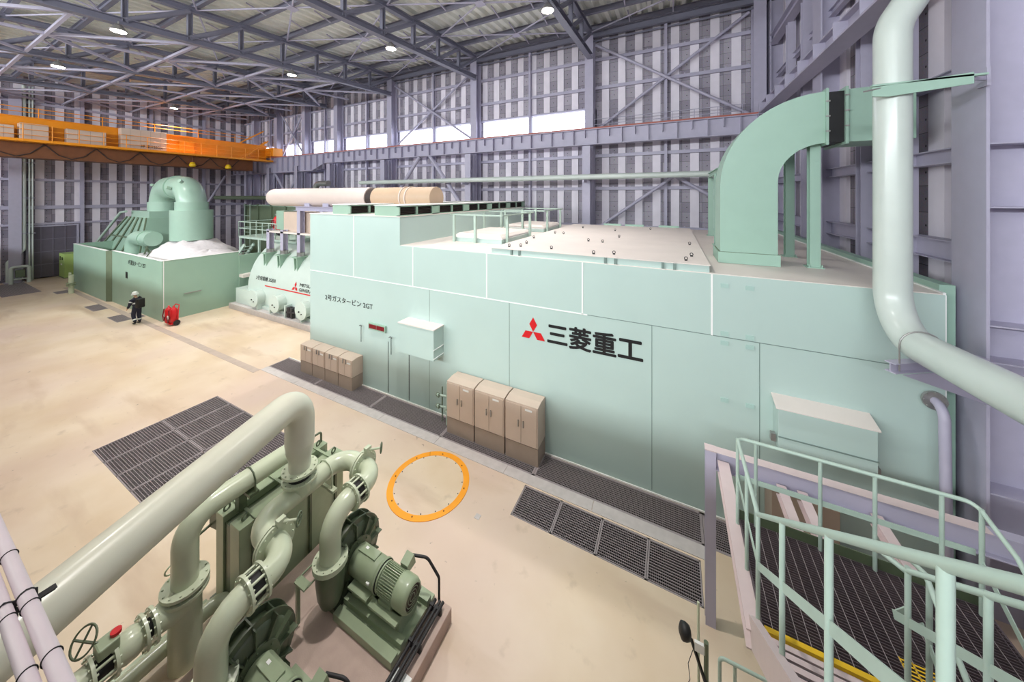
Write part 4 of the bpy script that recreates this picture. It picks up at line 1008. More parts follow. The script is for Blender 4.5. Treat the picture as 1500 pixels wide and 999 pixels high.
    m.add([P(a,b,c) for a in (-.36,-.12) for b in (-.17,.17) for c in (.93,1.45)], [(0,1,3,2),(4,6,7,5),(0,4,5,1),(2,3,7,6),(0,2,6,4),(1,5,7,3)])
    m.build('backpack','black',t,0.05)
    m = MB()
    for sd in (-1,1): m.tube([P(-.14,sd*.12,1.44),P(.02,sd*.12,1.52),P(.2,sd*.12,1.36),P(.18,sd*.13,1.1),P(-.13,sd*.14,1.0)],.022,8)
    m.build('backpack_strap','darkgrey',t)
    return t
person(-26.85, 7.2, PI*1.08)
# ================================================================== FLOOR GRATINGS
def grating(x0, x1, y0, y1, label, group, px=0.05, py=0.05, wx=0.010, wy=0.010, fr=0.03, h=0.03, name='floor_grating', z=0.0, mat='grate', parent=None, hx=None, dark=False):
    m = MB(); g = 0.004
    m.box((x0+g,y0+g,z-h),(x0+fr,y1-g,z)); m.box((x1-fr,y0+g,z-h),(x1-g,y1-g,z)); m.box((x0+g,y0+g,z-h),(x1-g,y0+fr,z)); m.box((x0+g,y1-fr,z-h),(x1-g,y1-g,z))
    x = x0 + px
    while x < x1 - fr: m.box((x-wx/2,y0+fr,z-(hx or h)),(x+wx/2,y1-fr,z-0.012 if not dark else z+0.001)); x += px
    y = y0 + py
    while y < y1 - fr: m.box((x0+fr,y-wy/2,z-h*(1 if dark else 0.6)),(x1-fr,y+wy/2,z)); y += py
    o = m.build(name, mat, parent)
    if parent is None: tag(o, label, 'floor grating', group)
    return o
ORD = ['nearest the big pipe’s foot','second','third','fourth','fifth']
n = 5; w = 4.7/n
gl = ['far end','second from far end','middle','second from near end','near end']
for k in range(n):
    for r in range(2):
        grating(-14.6+k*w, -14.6+(k+1)*w, 3.03+r*1.445, 3.03+(r+1)*1.445, 'square grating panel left of the pumps, %s, %s row' % (gl[k], 'near' if r == 0 else 'far'), 'grating panels left of the pumps', 0.058, 0.058, 0.011, 0.011)
for k in range(4):
    w = 3.76/4; grating(-3.26+k*w, -3.26+(k+1)*w, 6.72, 7.58, 'dark grating panel in front of the kerb, %s from the left' % NTH[k], 'grating panels in front of the kerb', 0.035, 0.055, 0.004, 0.011)
tr = [-15.2,-12.2,-9.2,-6.2,-3.2,0.6,3.6]
for k in range(6):
    grating(tr[k], tr[k+1], 7.92, 8.74, 'dark trench grating panel at the enclosure foot, %s from the left' % NTH[k], 'grating panels along the enclosure', 0.035, 0.055, 0.004, 0.011, 0.05)
for (a, b, c, d), nm in zip(PITS[3:6], ('farther of two near the walking person','nearer one at the walking person','small one by the far valve post')):
    grating(a, b, c, d, 'dark floor grating, ' + nm, 'small far gratings', 0.07, 0.07, 0.02, 0.02)
grating(-48.3,-42.3,4.7,6.38,'large dark floor grating at the far left edge before the end wall','small far gratings',0.1,0.1,0.03,0.03)
# orange ring around the round floor cover
rc = V(-5.44,6.54,0)
t = thing('manhole_ring', 'orange painted ring bolted round a circular floor cover', 'floor ring', rc)
m = MB(); N = 64
for k in range(N):
    a, b = 2*PI*k/N, 2*PI*(k+1)/N
    q = [(0.858,a),(1.008,a),(1.008,b),(0.858,b)]
    lo = [rc+V(r*math.cos(t_),r*math.sin(t_),0.0) for r,t_ in q]; hi = [p+V(0,0,0.012) for p in lo]
    m.add(lo+hi,[(4,5,6,7),(1,2,6,5),(3,0,4,7)])
m.build('ring_plate','orange_r',t)
m = MB(); m.cyl(rc, rc+V(0,0,0.008), 0.857, 64); m.build('cover_plate','floor',t)
for k in range(8):
    a = 2*PI*(k+0.35)/8; c = rc+V(0.914*math.cos(a),0.914*math.sin(a),0.012); MB().cyl(c,c+V(0,0,0.012),0.016,8).build('ring_bolt','brown',t)
for k in range(16):
    a = 2*PI*(k+0.2)/16; c = rc+V(0.831*math.cos(a),0.831*math.sin(a),0.008); MB().cyl(c,c+V(0,0,0.01),0.012,8).build('cover_bolt','black',t)
m = MB(); a = math.radians(128); m.bar(rc+V(0.86*math.cos(a),0.86*math.sin(a),0.0125),rc+V(1.005*math.cos(a),1.005*math.sin(a),0.0125),0.008,0.004); m.build('ring_joint','black',t)
m = MB(); m.box((-3.95,6.28,0),(-3.83,6.40,0.008)); tag(m.build('floor_plate','curb'),'small pale square plate in the floor right of the orange ring','floor plate')

# ================================================================== VACUUM PUMPS
struct(MB().box((-6.3,0.6,0),(-3.32,4.58,0.25)).build('trim_4','padc',None,0.015))
def fan_unit(yc, label, pipe_label):
    zc = 0.78; t = thing('blower_unit', label, 'blower', (-4.6,yc,0.25), 'blowers on the concrete pad')
    MB().box((-4.95,yc-0.5,0.25),(-3.66,yc-0.36,0.37)).build('skid_rail','pump',t,0.006)
    m = MB(); m.box((-4.95,yc-0.36,0.25),(-3.66,yc+0.5,0.31)); m.box((-4.95,yc-0.3,0.31),(-3.66,yc-0.2,0.40)); m.box((-4.95,yc+0.3,0.31),(-3.66,yc+0.4,0.40)); m.build('skid_plate','pump',t)
    m = MB(); m.prism([(-4.88,yc-0.22,0.31),(-3.8,yc-0.22,0.31),(-3.8,yc-0.18,0.60),(-4.88,yc-0.18,0.60)],(0,0,0),(0,0.42,0)); m.build('pedestal','pump',t,0.006)
    m = MB(); m.box((-4.86,yc-0.3,0.60),(-4.42,yc+0.3,0.635)); m.box((-4.38,yc-0.3,0.56),(-3.78,yc+0.3,0.60)); m.build('foot_plate','pump',t,0.004)
    # bearing housing, motor with fins, fan cowl
    m = MB(); m.lathe([(0,0),(0.19,0),(0.215,0.03),(0.215,0.56),(0.2,0.6),(0.23,0.6),(0.23,0.64),(0,0.64)],(-4.98,yc,zc),(1,0,0),28); m.box((-4.9,yc-0.05,zc+0.2),(-4.5,yc+0.1,zc+0.235)); m.build('bearing_housing','pump',t)
    MB().cyl((-4.36,yc,zc),(-4.33,yc,zc),0.222,28).build('shroud_gap','black',t)
    m = MB(); m.cyl((-4.34,yc,zc),(-3.96,yc,zc),0.175,28); m.flange((-4.31,yc,zc),(1,0,0),0.21,0.03,n=28)
    for k in range(40):
        a = 2*PI*k/40; d = V(0,math.cos(a),math.sin(a)); m.bar(V(-4.28,yc,zc)+d*0.19,V(-3.96,yc,zc)+d*0.19,0.009,0.045,d)
    m.box((-4.25,yc-0.2,0.60),(-3.98,yc+0.2,0.66)); mo = m.build('motor','pump',t)
    m = MB(); m.lathe([(0.21,0),(0.215,0.0),(0.222,0.02),(0.222,0.2),(0.195,0.265),(0.17,0.27)],(-3.96,yc,zc),(1,0,0),28); co = m.build('fan_cowl','pump',mo)
    m = MB(); m.cyl((-3.73,yc,zc),(-3.715,yc,zc),0.172,24); m.build('cowl_grille','louvre',co)
    m = MB()
    for r in (0.05,0.09,0.13,0.165): m.torus((-3.705,yc,zc),(1,0,0),r,0.005,24,5)
    m.build('grille_wire','pump',co)
    m = MB(); m.prism([(-4.1,yc+0.16,zc+0.1),(-4.1,yc+0.34,zc+0.1),(-4.1,yc+0.3,zc+0.28),(-4.1,yc+0.14,zc+0.22)],(0,0,0),(0.16,0,0)); m.build('terminal_box','pump',mo)
    m = MB(); m.box((-4.5,yc-0.235,zc+0.02),(-4.44,yc-0.21,zc+0.05)); m.box((-4.8,yc+0.02,zc+0.215),(-4.74,yc+0.06,zc+0.24)); m.build('name_plate','white',t)
    # scroll casing with ribs
    m = MB(); m.lathe([(0.0,0.0),(0.30,0.0),(0.32,0.03),(0.46,0.06),(0.50,0.10),(0.50,0.24),(0.46,0.3),(0.0,0.32)],(-5.34,yc,zc),(1,0,0),36); ca = m.build('scroll_casing','olive_pump',t)
    m = MB(); m.flange((-5.09,yc,zc),(1,0,0),0.575,0.025,n=40); m.flange((-5.27,yc,zc),(1,0,0),0.575,0.025,n=40); m.build('casing_flange','olive_pump',ca)
    m = MB()
    for k in range(12):
        a = 2*PI*k/12; d = V(0,math.cos(a),math.sin(a))
        m.bar(V(-5.03,yc,zc)+d*0.22,V(-5.03,yc,zc)+d*0.55,0.02,0.10,V(1,0,0)); m.bar(V(-5.18,yc,zc)+d*0.50,V(-5.18,yc,zc)+d*0.57,0.02,0.17,V(1,0,0))
    m.build('casing_rib','olive_pump',ca)
    MB().flange((-4.99,yc,zc),(1,0,0),0.30,0.03,8,0.012,n=28).build('cover_plate','olive_pump',ca)
    MB().box((-5.3,yc-0.45,0.25),(-5.0,yc+0.45,0.34)).build('casing_foot','olive_pump',ca)
    # discharge trunk
    ty, tx = yc-0.45, -5.08
    m = MB(); m.lathe([(0.15,0),(0.2,0.15),(0.225,0.4),(0.225,0.66)],(tx,ty,0.45),(0,0,1),24); m.prism([(tx-0.15,ty,0.4),(tx+0.1,ty,0.4),(tx+0.1,yc-0.1,0.9),(tx-0.15,yc-0.1,0.9)],(0,0,0),(0,0,0.2)); m.build('discharge_trunk','olive_pump',t)
    MB().flange((tx,ty,1.11),(0,0,1),0.27,0.04,12,0.013).build('trunk_flange','pipe',t)
    m = MB(); m.box((tx-0.3,ty-0.42,1.0),(tx-0.05,ty-0.3,1.03)); m.bar((tx-0.3,ty-0.36,1.02),(tx-0.3,ty+0.3,1.02),0.02,0.02); m.bar((tx-0.05,ty-0.36,1.02),(tx-0.05,ty+0.1,1.02),0.02,0.02); m.bar((tx-0.3,ty-0.36,1.02),(tx-0.3,ty-0.36,0.3),0.05,0.05); m.build('pipe_support','pump',t)
    m = MB(); m.tube(route([(-4.02,yc+0.33,zc+0.2),(-3.75,yc+0.42,zc+0.2),(-3.55,yc+0.48,zc-0.1),(-3.55,yc+0.48,0.3)],0.12),0.022,8)
    tag(m.build('power_cable','darkgrey'), 'black power cable looping from ' + pipe_label, 'cable', 'motor cables')
    return t
M['olive_pump'] = paint('dark_pump_green_paint', (92,104,80), 0.38, var=0.12, scale=5, coat=0.2)
Y1, Y2 = 4.05, 2.45
fan_unit(Y1,'olive green blower with finned motor on the pad, the farther one nearest the orange ring','the motor nearest the orange ring')
fan_unit(Y2,'olive green blower at the bottom edge of the picture, the nearer one','the motor at the bottom edge')
# black conduits along the skids
for k, x in enumerate((-3.60,-3.51,-3.44)):
    m = MB(); m.cyl((x,0.7,0.31+0.02*k),(x,4.5,0.31+0.02*k),0.026,8)
    for y in (0.9,1.9,2.9,3.9,4.4): m.box((x-0.035,y-0.02,0.25),(x+0.035,y+0.02,0.35))
    tag(m.build('conduit','darkgrey'), 'dark conduit along the right edge of the pump pad, ' + ('inner one','middle one','outer one')[k], 'conduit', 'conduits on the pump pad')
tag(MB().box((-3.62,3.05,0.25),(-3.32,3.62,0.29)).build('white_board','white',None,0.004), 'white rectangular board lying on the edge of the pump pad','board')

# suction/discharge header with two U-bends over the heat exchanger
hd = thing('pipe_header', 'pale green pipe header with two flanged U-bends feeding the blowers', 'pipe', (-6.0,3.65,1.0))
HZ_, HX, r = 1.87, -6.0, 0.165
tx = -5.08
yN, yS = 4.55, 2.92
MB().tube(route([(HX,3.6,HZ_),(HX,yN,HZ_),(-5.48,yN,HZ_)],0.34),r,20).build('header_pipe','pipe',hd)
MB().tube(route([(HX,3.7,HZ_),(HX,yS,HZ_),(-5.48,yS,HZ_)],0.34),r,20).build('header_pipe','pipe',hd)
MB().cyl((HX,3.65,HZ_),(HX,3.65,2.12),0.185,20).build('tee_neck','pipe',hd)
MB().flange((HX,3.65,2.12),(0,0,1),0.285,0.04,14,0.014).build('pipe_flange','pipe',hd)
MB().cyl((HX,3.65,2.14),(HX,3.65,2.26),0.19,18).build('rubber_joint','darkgrey',hd)
def ubend(yv, yt, tagx):
    MB().flange((-5.46,yv,HZ_),(1,0,0),0.285,0.035,14,0.012).build('pipe_flange','pipe',hd)
    MB().flange((-5.41,yv,HZ_),(1,0,0),0.285,0.035,14,0.012).build('pipe_flange','pipe',hd)
    y2 = yv-0.36
    MB().tube(route([(-5.42,yv,HZ_),(tagx,yv,HZ_),(tagx,y2,HZ_)],0.30),r,20).build('elbow','pipe',hd)
    j = MB(); j.flange((tagx,y2,HZ_),(0,1,0),0.235,0.035,10,0.012); j.flange((tagx,y2-0.2,HZ_),(0,1,0),0.235,0.035,10,0.012)
    je = j.build('joint_flange','pipe',hd)
    MB().cyl((tagx,y2,HZ_),(tagx,y2-0.2,HZ_),0.16,18).build('rubber_bellows','darkgrey',je)
    for k in range(10):
        a = 2*PI*(k+.5)/10; d = V(math.cos(a),0,math.sin(a))*0.205; MB().bar(V(tagx,y2,HZ_)+d, V(tagx,y2-0.2,HZ_)+d, 0.03,0.018).build('tie_rod','pipe',je)
    MB().tube(route([(tagx,y2-0.19,HZ_),(tagx,yt,HZ_),(tagx,yt,1.13)],0.36),r,20).build('elbow','pipe',hd)
    MB().flange((tagx,yt,1.15),(0,0,1),0.27,0.04,12,0.013).build('pipe_flange','pipe',hd)
    v = MB(); v.box((-5.42,yv+0.0,HZ_+0.26),(-5.34,yv+0.12,HZ_+0.36)); v.cyl((-5.38,yv+0.06,HZ_+0.3),(-5.2,yv+0.2,HZ_+0.3),0.02,8); v.cyl((-5.43,yv,HZ_+0.18),(-5.43,yv,HZ_+0.3),0.03,8)
    vb = v.build('valve_actuator','pipe',hd)
    w = MB(); c = V(-5.18,yv+0.22,HZ_+0.3); w.torus(c,(0.8,0.6,0),0.09,0.011,18,6); w.bar(c-V(0,0,0.09),c+V(0,0,0.09),0.014,0.014); w.bar(c+V(-.054,.072,0),c-V(-.054,.072,0),0.014,0.014); w.build('hand_wheel','olive',vb)
ubend(yN, Y1-0.45, tx); ubend(yS, Y2-0.45, tx)
m = MB(); m.tube([(HX-0.19,4.15,1.62),(HX-0.19,4.15,1.9),(HX-0.12,4.15,2.02),(HX,4.15,2.06),(HX+0.12,4.15,2.02),(HX+0.19,4.15,1.9),(HX+0.19,4.15,1.58)],0.013,8); m.box((HX+0.12,4.1,1.55),(HX+0.28,4.2,1.6)); m.bar((HX+0.2,4.15,1.56),(HX-0.45,4.15,1.56),0.05,0.05); m.build('u_bolt','pipe',hd)

# heat exchanger box
hx = thing('plate_cooler', 'tall olive green plate cooler box standing under the pipes', 'cooler', (-6.8,3.85,0))
MB().box((-7.2,2.9,0.08),(-6.95,4.85,1.62)).build('end_slab','pump',hx,0.008)
MB().box((-6.72,2.9,0.08),(-6.42,4.85,1.62)).build('end_slab','pump',hx,0.008)
MB().box((-6.95,2.93,0.1),(-6.72,4.8,1.5)).build('plate_pack','olive_pump',hx)
for y in (3.15,3.75,4.2,4.6): MB().bar((-7.25,y,1.64),(-6.4,y,1.64),0.045,0.02).build('tie_bar','pump',hx)
for (x, y) in ((-7.05,3.0),(-6.56,3.05),(-7.05,4.7),(-6.56,4.72)):
    m = MB(); m.torus((x,y,1.67),(1,0.2,0),0.05,0.016,12,6); m.build('lifting_eye','olive_pump',hx)
for y in (3.1,4.1,4.65): MB().box((-6.42,y-0.02,0.1),(-6.38,y+0.02,1.55)).build('slab_rib','olive_pump',hx)
m = MB(); m.box((-7.3,2.85,0),(-6.35,2.95,0.08)); m.box((-7.3,4.75,0),(-6.35,4.85,0.08)); m.build('cooler_foot','olive_pump',hx)
m = MB(); m.tube(route([(-7.1,4.35,1.62),(-7.1,4.35,1.85),(-7.1,4.8,1.85),(-7.1,4.8,1.62)],0.06),0.022,8); m.build('grab_handle','olive_pump',hx)
m = MB(); m.bar((-7.2,3.05,1.3),(-7.55,3.0,1.3),0.12,0.3); m.bar((-7.52,3.0,1.2),(-7.52,2.75,1.15),0.03,0.03); m.build('side_bracket','olive_pump',hx)

# riser pipe with elbow, passing over the cooler
rp = thing('riser_pipe', 'pale green flanged riser pipe with elbow running over the cooler, left of the blowers', 'pipe', (-6.7,2.3,0))
LX, LZ = -6.72, 2.17
MB().tube(route([(LX,2.32,1.22),(LX,2.32,LZ),(LX,4.1,LZ),(LX,4.1,1.45)],0.36,10),0.165,22).build('upper_pipe','pipe',rp)
m = MB(); m.flange((LX,2.32,1.22),(0,0,1),0.29,0.045,12,0.014); m.flange((LX,2.32,1.12),(0,0,1),0.29,0.045,12,0.014); m.build('pipe_flange','pipe',rp)
MB().cyl((LX,2.32,1.1),(LX,2.32,1.2),0.17,18).build('valve_disc','darkgrey',rp)
MB().cyl((LX,2.32,0.0),(LX,2.32,1.1),0.2,22).build('lower_pipe','pipe',rp)
MB().tube([(LX,2.3,1.0),(LX,2.12,0.98),(LX,1.98,0.97)],[0.22,0.2,0.17],20).build('branch_stub','pipe',rp)
m = MB(); m.cyl((LX-0.25,2.32,1.17),(LX-0.42,2.32,1.22),0.012,8); m.torus((LX-0.43,2.32,1.22),(1,0,-0.3),0.10,0.012,16,6); m.build('hand_wheel','pipe',rp)
m = MB(); m.tube([(LX-0.18,3.2,1.7),(LX-0.18,3.2,2.2),(LX-0.12,3.2,2.3),(LX,3.2,2.35),(LX+0.12,3.2,2.3),(LX+0.18,3.2,2.2),(LX+0.18,3.2,1.95)],0.013,8); m.bar((LX-0.12,3.12,1.63),(LX-0.12,3.12,2.0),0.13,0.13); m.box((LX-0.2,3.1,1.95),(LX+0.2,3.25,2.0)); m.build('pipe_saddle','olive_pump',rp)
# check valve and horizontal branch
BZ = 0.97
bv = thing('valve_branch', 'pale green branch with flanged valve and handwheel at the lower left', 'valve', (LX,1.5,BZ-0.25))
m = MB(); m.flange((LX,1.96,BZ),(0,1,0),0.24,0.035,12,0.014); m.flange((LX,1.86,BZ),(0,1,0),0.24,0.035,12,0.014); m.flange((LX,1.58,BZ),(0,1,0),0.23,0.035,12,0.014); m.flange((LX,1.38,BZ),(0,1,0),0.23,0.035,12,0.014); m.build('valve_flange','pipe',bv)
m = MB(); m.lathe([(0.15,0),(0.19,0.1),(0.19,0.2),(0.15,0.3)],(LX,1.57,BZ),(0,1,0),20); m.build('valve_body','pipe',bv)
MB().cyl((LX,1.36,BZ),(LX,1.6,BZ),0.12,18).build('bellows','darkgrey',bv)
MB().cyl((LX,1.97,BZ),(LX,1.88,BZ),0.12,16).build('gasket','darkgrey',bv)
for k in range(8):
    a = 2*PI*k/8; d = V(math.cos(a),0,math.sin(a))*0.19; MB().bar(V(LX,1.58,BZ)+d,V(LX,1.38,BZ)+d,0.03,0.02).build('tie_rod','pipe',bv)
MB().cyl((LX,1.38,BZ),(LX,0.2,BZ),0.165,20).build('branch_pipe','pipe',bv)
g = MB().box((LX-0.1,1.42,BZ+0.18),(LX+0.12,1.62,BZ+0.32)).build('gear_box','pump',bv,0.02)
m = MB(); c = V(LX-0.16,1.36,BZ+0.38); m.torus(c,(0.3,-0.75,0.6),0.15,0.013,22,6); m.cyl(c,V(LX,1.5,BZ+0.28),0.014,8)
x_, y_ = MB().frame(V(0.3,-0.75,0.6).normalized()); m.bar(c-x_*0.15,c+x_*0.15,0.018,0.018); m.bar(c-y_*0.15,c+y_*0.15,0.018,0.018)
m.build('hand_wheel','olive_pump',g)
MB().cyl((LX+0.02,1.6,BZ+0.32),(LX+0.02,1.6,BZ+0.36),0.055,14).build('position_dial','red',g)
MB().bar((LX,0.9,0),(LX,0.9,BZ-0.15),0.1,0.1).build('branch_support','olive_pump',bv)
tag(MB().tube(route([(-6.95,0.3,0.25),(-6.95,2.9,0.25),(-6.6,2.9,0.25)],0.2),0.11,14).build('low_pipe','pipe'),'pale green low pipe along the left side of the pump pad','pipe')
m = MB(); m.channel((-7.25,0.3,0.06),(-7.25,2.8,0.06),0.1,0.12,0.012); tag(m.build('floor_channel','pump'),'green floor channel beside the low pipe at the pump pad','channel')

# big diagonal pipe dropping into the header
bp = thing('main_pipe', 'very thick pale grey-green pipe crossing the lower left and dropping onto the header', 'pipe', (-5.9,3.6,2.2))
E0 = V(-6.0,3.65,3.57); dd = V(0.62,-1.63,0).normalized()
MB().tube(route([E0+dd*4.6, E0, (E0.x,E0.y,2.75)],0.42,12),0.235,28).build('pipe_body','mainpipe',bp)
MB().tube([(E0.x,E0.y,2.78),(E0.x,E0.y,2.62),(E0.x,E0.y,2.48),(E0.x,E0.y,2.26)],[0.235,0.22,0.18,0.175],24).build('reducer','mainpipe',bp)
MB().flange((E0.x,E0.y,2.28),(0,0,1),0.285,0.04,14,0.014).build('pipe_flange','pipe',bp)
# pale conduits at the lower left with their angle bracket
cz = 5.03
for k, (y, r, nm) in enumerate(((0.42,0.03,'upper right one'),(0.353,0.027,'lower left one'))):
    m = MB(); m.cyl((-9,y,cz),(-1.2,y,cz),r,14); t = m.build('pale_conduit','conduit',base=(-4,y,cz-r)); tag(t,'pale pinkish conduit slanting through the lower left corner, '+nm,'conduit','pale conduits in the lower left corner')
    for x in (-3.55,-3.12,-3.02,-2.6): MB().torus((x,y,cz),(1,0,0.15),r+0.002,0.003,18,5).build('cable_tie','black',t)
m = MB(); m.bar((-3.12,0.1,cz-0.045),(-3.12,0.52,cz-0.045),0.035,0.004); m.bar((-3.14,0.1,cz-0.06),(-3.14,0.52,cz-0.06),0.004,0.035)
for y in (0.42,0.353): m.tube([(-3.12,y-0.035,cz-0.05),(-3.12,y-0.035,cz+0.01),(-3.12,y,cz+0.036),(-3.12,y+0.035,cz+0.01),(-3.12,y+0.035,cz-0.05)],0.004,6)
tag(m.build('angle_bracket','darkgrey'),'dark steel angle bracket carrying the two pale conduits','bracket')

# ================================================================== RIGHT-HAND BIG PIPE
bp = thing('vertical_pipe', 'thick pale grey-green pipe dropping at the right and bending toward the viewer', 'pipe', (3.47,8.35,4.6))
VX, VY, VZ = 3.47, 8.33, 4.78
MB().tube(route([(VX+0.9,VY+0.4,11.7),(VX,VY,10.2),(VX,VY,VZ),(VX,1.2,VZ+0.45)],0.75,14),0.235,32).build('pipe_body','bigpipe',bp)
m = MB(); rr = 0.245; yy = 7.55; zc = VZ+0.05
m.tube([(VX-rr,yy,zc-0.42)]+[(VX-rr*math.cos(k/10*PI),yy,zc+rr*math.sin(k/10*PI)) for k in range(11)]+[(VX+rr,yy,zc-0.3)],0.012,8); m.build('u_bolt','steelgrey',bp)
t = thing('pipe_bracket', 'green channel bracket holding the thick right-hand pipe to the column high up', 'bracket', (3.9,8.3,9.0))
m = MB(); m.prism([(3.1,8.02,9.08),(3.1,8.02,8.93),(3.3,8.02,8.9),(4.25,8.02,8.98),(4.25,8.02,9.16)],(0,0,0),(0,0.03,0)); m.box((3.1,8.02,9.1),(4.4,8.1,9.13)); m.build('channel_arm','duct',t)
m = MB(); m.bar((4.2,8.05,9.1),(4.62,8.45,9.15),0.04,0.1); m.box((4.56,8.35,9.0),(4.6,8.55,9.3)); m.build('wall_cleat','steel',t)
MB().cyl((2.98,8.0,9.02),(3.2,8.03,9.06),0.014,8).build('rod_end','steelgrey',t)
t = thing('pipe_bracket', 'grey beam bracket under the bend of the thick right-hand pipe', 'bracket', (4.0,7.55,4.3))
MB().ibeam((3.12,7.55,VZ-0.33),(4.6,8.5,VZ-0.33),0.14,0.16,0.012,0.014).build('bracket_beam','steel',t)
m = MB(); m.prism([(3.25,7.5,VZ-0.41),(4.6,8.4,VZ-0.41),(4.6,8.4,VZ-1.0)],(0,0,0),(-0.01,0.015,0)); m.build('gusset','steel',t)

# ================================================================== STAIRS AND LANDING
LZ0, LX0, LX1, LY0, LY1 = 2.85, 0.75, 2.95, 4.15, 5.42
ld = thing('stair_landing', 'grey grating landing of the steel stairs at the lower right', 'landing', (1.8,4.8,LZ0-0.2))
grating(LX0+0.05,LX1,LY0,LY1,'','',0.1,0.03,0.006,0.006,0.02,0.045,'grating_deck',LZ0,'grate_d',ld,0.008,True)
m = MB(); x_ = LX0+0.15
while x_ < LX1-0.05: m.box((x_-0.0028,LY0+0.02,LZ0),(x_+0.0028,LY1-0.02,LZ0+0.002)); x_ += 0.1
m.build('cross_rods','grate',ld)
m = MB(); m.ibeam((LX0,LY0-0.05,LZ0-0.13),(LX0,6.5,LZ0-0.13),0.16,0.2,0.015,0.015); m.build('edge_beam','pinksteel',ld)
for x in (1.5,1.75,2.55): MB().ibeam((x,LY0,LZ0-0.2),(x,6.5,LZ0-0.2),0.12,0.16,0.012,0.014).build('cross_beam','pinksteel',ld)
m = MB(); m.ibeam((0.58,6.56,LZ0-0.06),(4.6,6.56,LZ0-0.06),0.15,0.3,0.014,0.016); m.build('rear_beam','steel',ld)
m = MB(); m.box((0.5,6.48,LZ0+0.091),(3.6,6.64,LZ0+0.095)); m.build('rear_beam_top','pinksteel',ld)
m = MB(); m.box((LX0+0.05,LY1-0.01,LZ0),(LX1,LY1,LZ0+0.12)); m.build('toe_board','olive_pump',ld)
MB().box((LX0+0.08,LY0-0.02,LZ0-0.03),(1.72,LY0+0.03,LZ0+0.006)).build('nosing','yellow',ld)
m = MB()
for k in range(9): m.box((1.9,LY0+0.02+k*0.035,LZ0+0.001),(LX1-0.05,LY0+0.032+k*0.035,LZ0+0.004))
for k in range(12): m.box((1.9+k*0.085,LY0+0.02,LZ0+0.001),(1.91+k*0.085,LY0+0.32,LZ0+0.004))
m.build('nosing_mark','yellow',ld)
m = MB(); m.ibeam((0.575,6.56,0),(0.575,6.56,LZ0+0.09),0.15,0.15,0.012,0.015,up=V(0,1,0)); p = m.build('landing_post','steel',ld)
MB().box((0.49,6.48,LZ0+0.085),(0.66,6.64,LZ0+0.1)).build('post_cap','pinksteel',p)
m = MB(); m.box((2.9,4.2,0),(3.0,4.3,LZ0-0.1)); m.build('landing_post','steel',ld)
# flight up to the gallery
st1 = thing('stair_flight', 'steel stair flight rising toward the viewer from the landing', 'stairs', (1.2,2.4,LZ0))
SY = 0.7; slope = (5.6-LZ0)/(LY0-SY)
for x in (LX0,1.70):
    m = MB(); m.channel((x,LY0,LZ0-0.1),(x,SY,5.6-0.1),0.08,0.25,0.012,side=1 if x < 1 else -1); m.build('stringer','pinksteel',st1)
n = 14
for k in range(1, n):
    y = LY0 - k*(LY0-SY)/n - 0.24; z = LZ0 + k*(5.6-LZ0)/n
    tr_ = MB()
    for j in range(7): tr_.box((LX0+0.05,y+0.0+j*0.03,z-0.04),(1.66,y+0.006+j*0.03,z))
    tr_.box((LX0+0.05,y+0.0,z-0.04),(LX0+0.056,y+0.24,z)); tr_.box((1.654,y,z-0.04),(1.66,y+0.24,z)); e = tr_.build('tread','grate_d',st1)
    MB().box((LX0+0.05,y+0.2,z-0.04),(1.66,y+0.245,z+0.003)).build('tread_nosing','pinksteel',e)
# flight down to the floor
st2 = thing('stair_flight', 'steel stair flight descending from the landing at the right edge', 'stairs', (2.4,2.4,0))
for x in (1.88,2.93):
    m = MB(); m.channel((x,LY0,LZ0-0.1),(x,SY-0.05,0.05),0.08,0.22,0.012,side=1 if x < 2 else -1); m.build('stringer','pinksteel',st2)
for k in range(1, n):
    y = LY0 - k*(LY0-SY)/n; z = LZ0 - k*LZ0/n
    tr_ = MB()
    for j in range(6): tr_.box((1.92,y+0.0+j*0.045,z-0.03),(2.89,y+0.015+j*0.045,z))
    tr_.box((1.92,y+0.25,z-0.03),(2.89,y+0.28,z+0.002)); tr_.build('tread','grate',st2)
# railings
RR = 0.0215
def rail_thing(name, label, path, posts, mids=None, mat='rail', loc=None):
    t = thing(name, label, 'handrail', loc or path[len(path)//2], 'stair handrails')
    MB().tube(path, RR, 14).build('hand_rail', mat, t)
    for a, b in posts: MB().cyl(a, b, RR*0.92, 12).build('rail_post', mat, t)
    for a, b in (mids or []): MB().bar(a, b, 0.009, 0.065).build('mid_rail', mat, t)
    return t
h = 1.1; zr = LZ0 + h; x0 = 0.78
zs = lambda y: zr + (LY0+0.03-y)*slope
rail_thing('stair_railing', 'pale green railing along the left side of the rising stair flight, nearest the viewer',
   [(x0,LY0+0.03,zr),(x0,2.6,zs(2.6)),(x0,0.7,zs(0.7)),(x0,-0.2,zs(0.7))],
   [((x0,LY0+0.03,LZ0-0.05),(x0,LY0+0.03,zr)),((x0,3.35,zs(3.35)-h),(x0,3.35,zs(3.35))),((x0,2.47,zs(2.47)-h),(x0,2.47,zs(2.47))),((x0,1.585,zs(1.585)-h),(x0,1.585,zs(1.585)))],
   [((x0,LY0+0.03,zr-0.52),(x0,0.7,zs(0.7)-0.52))], loc=(x0,2.5,LZ0))
xr = 2.86
zd = lambda y: zr - (5.2-y)*0.0 if y > 5.1 else zr - (5.1-y)*0.62
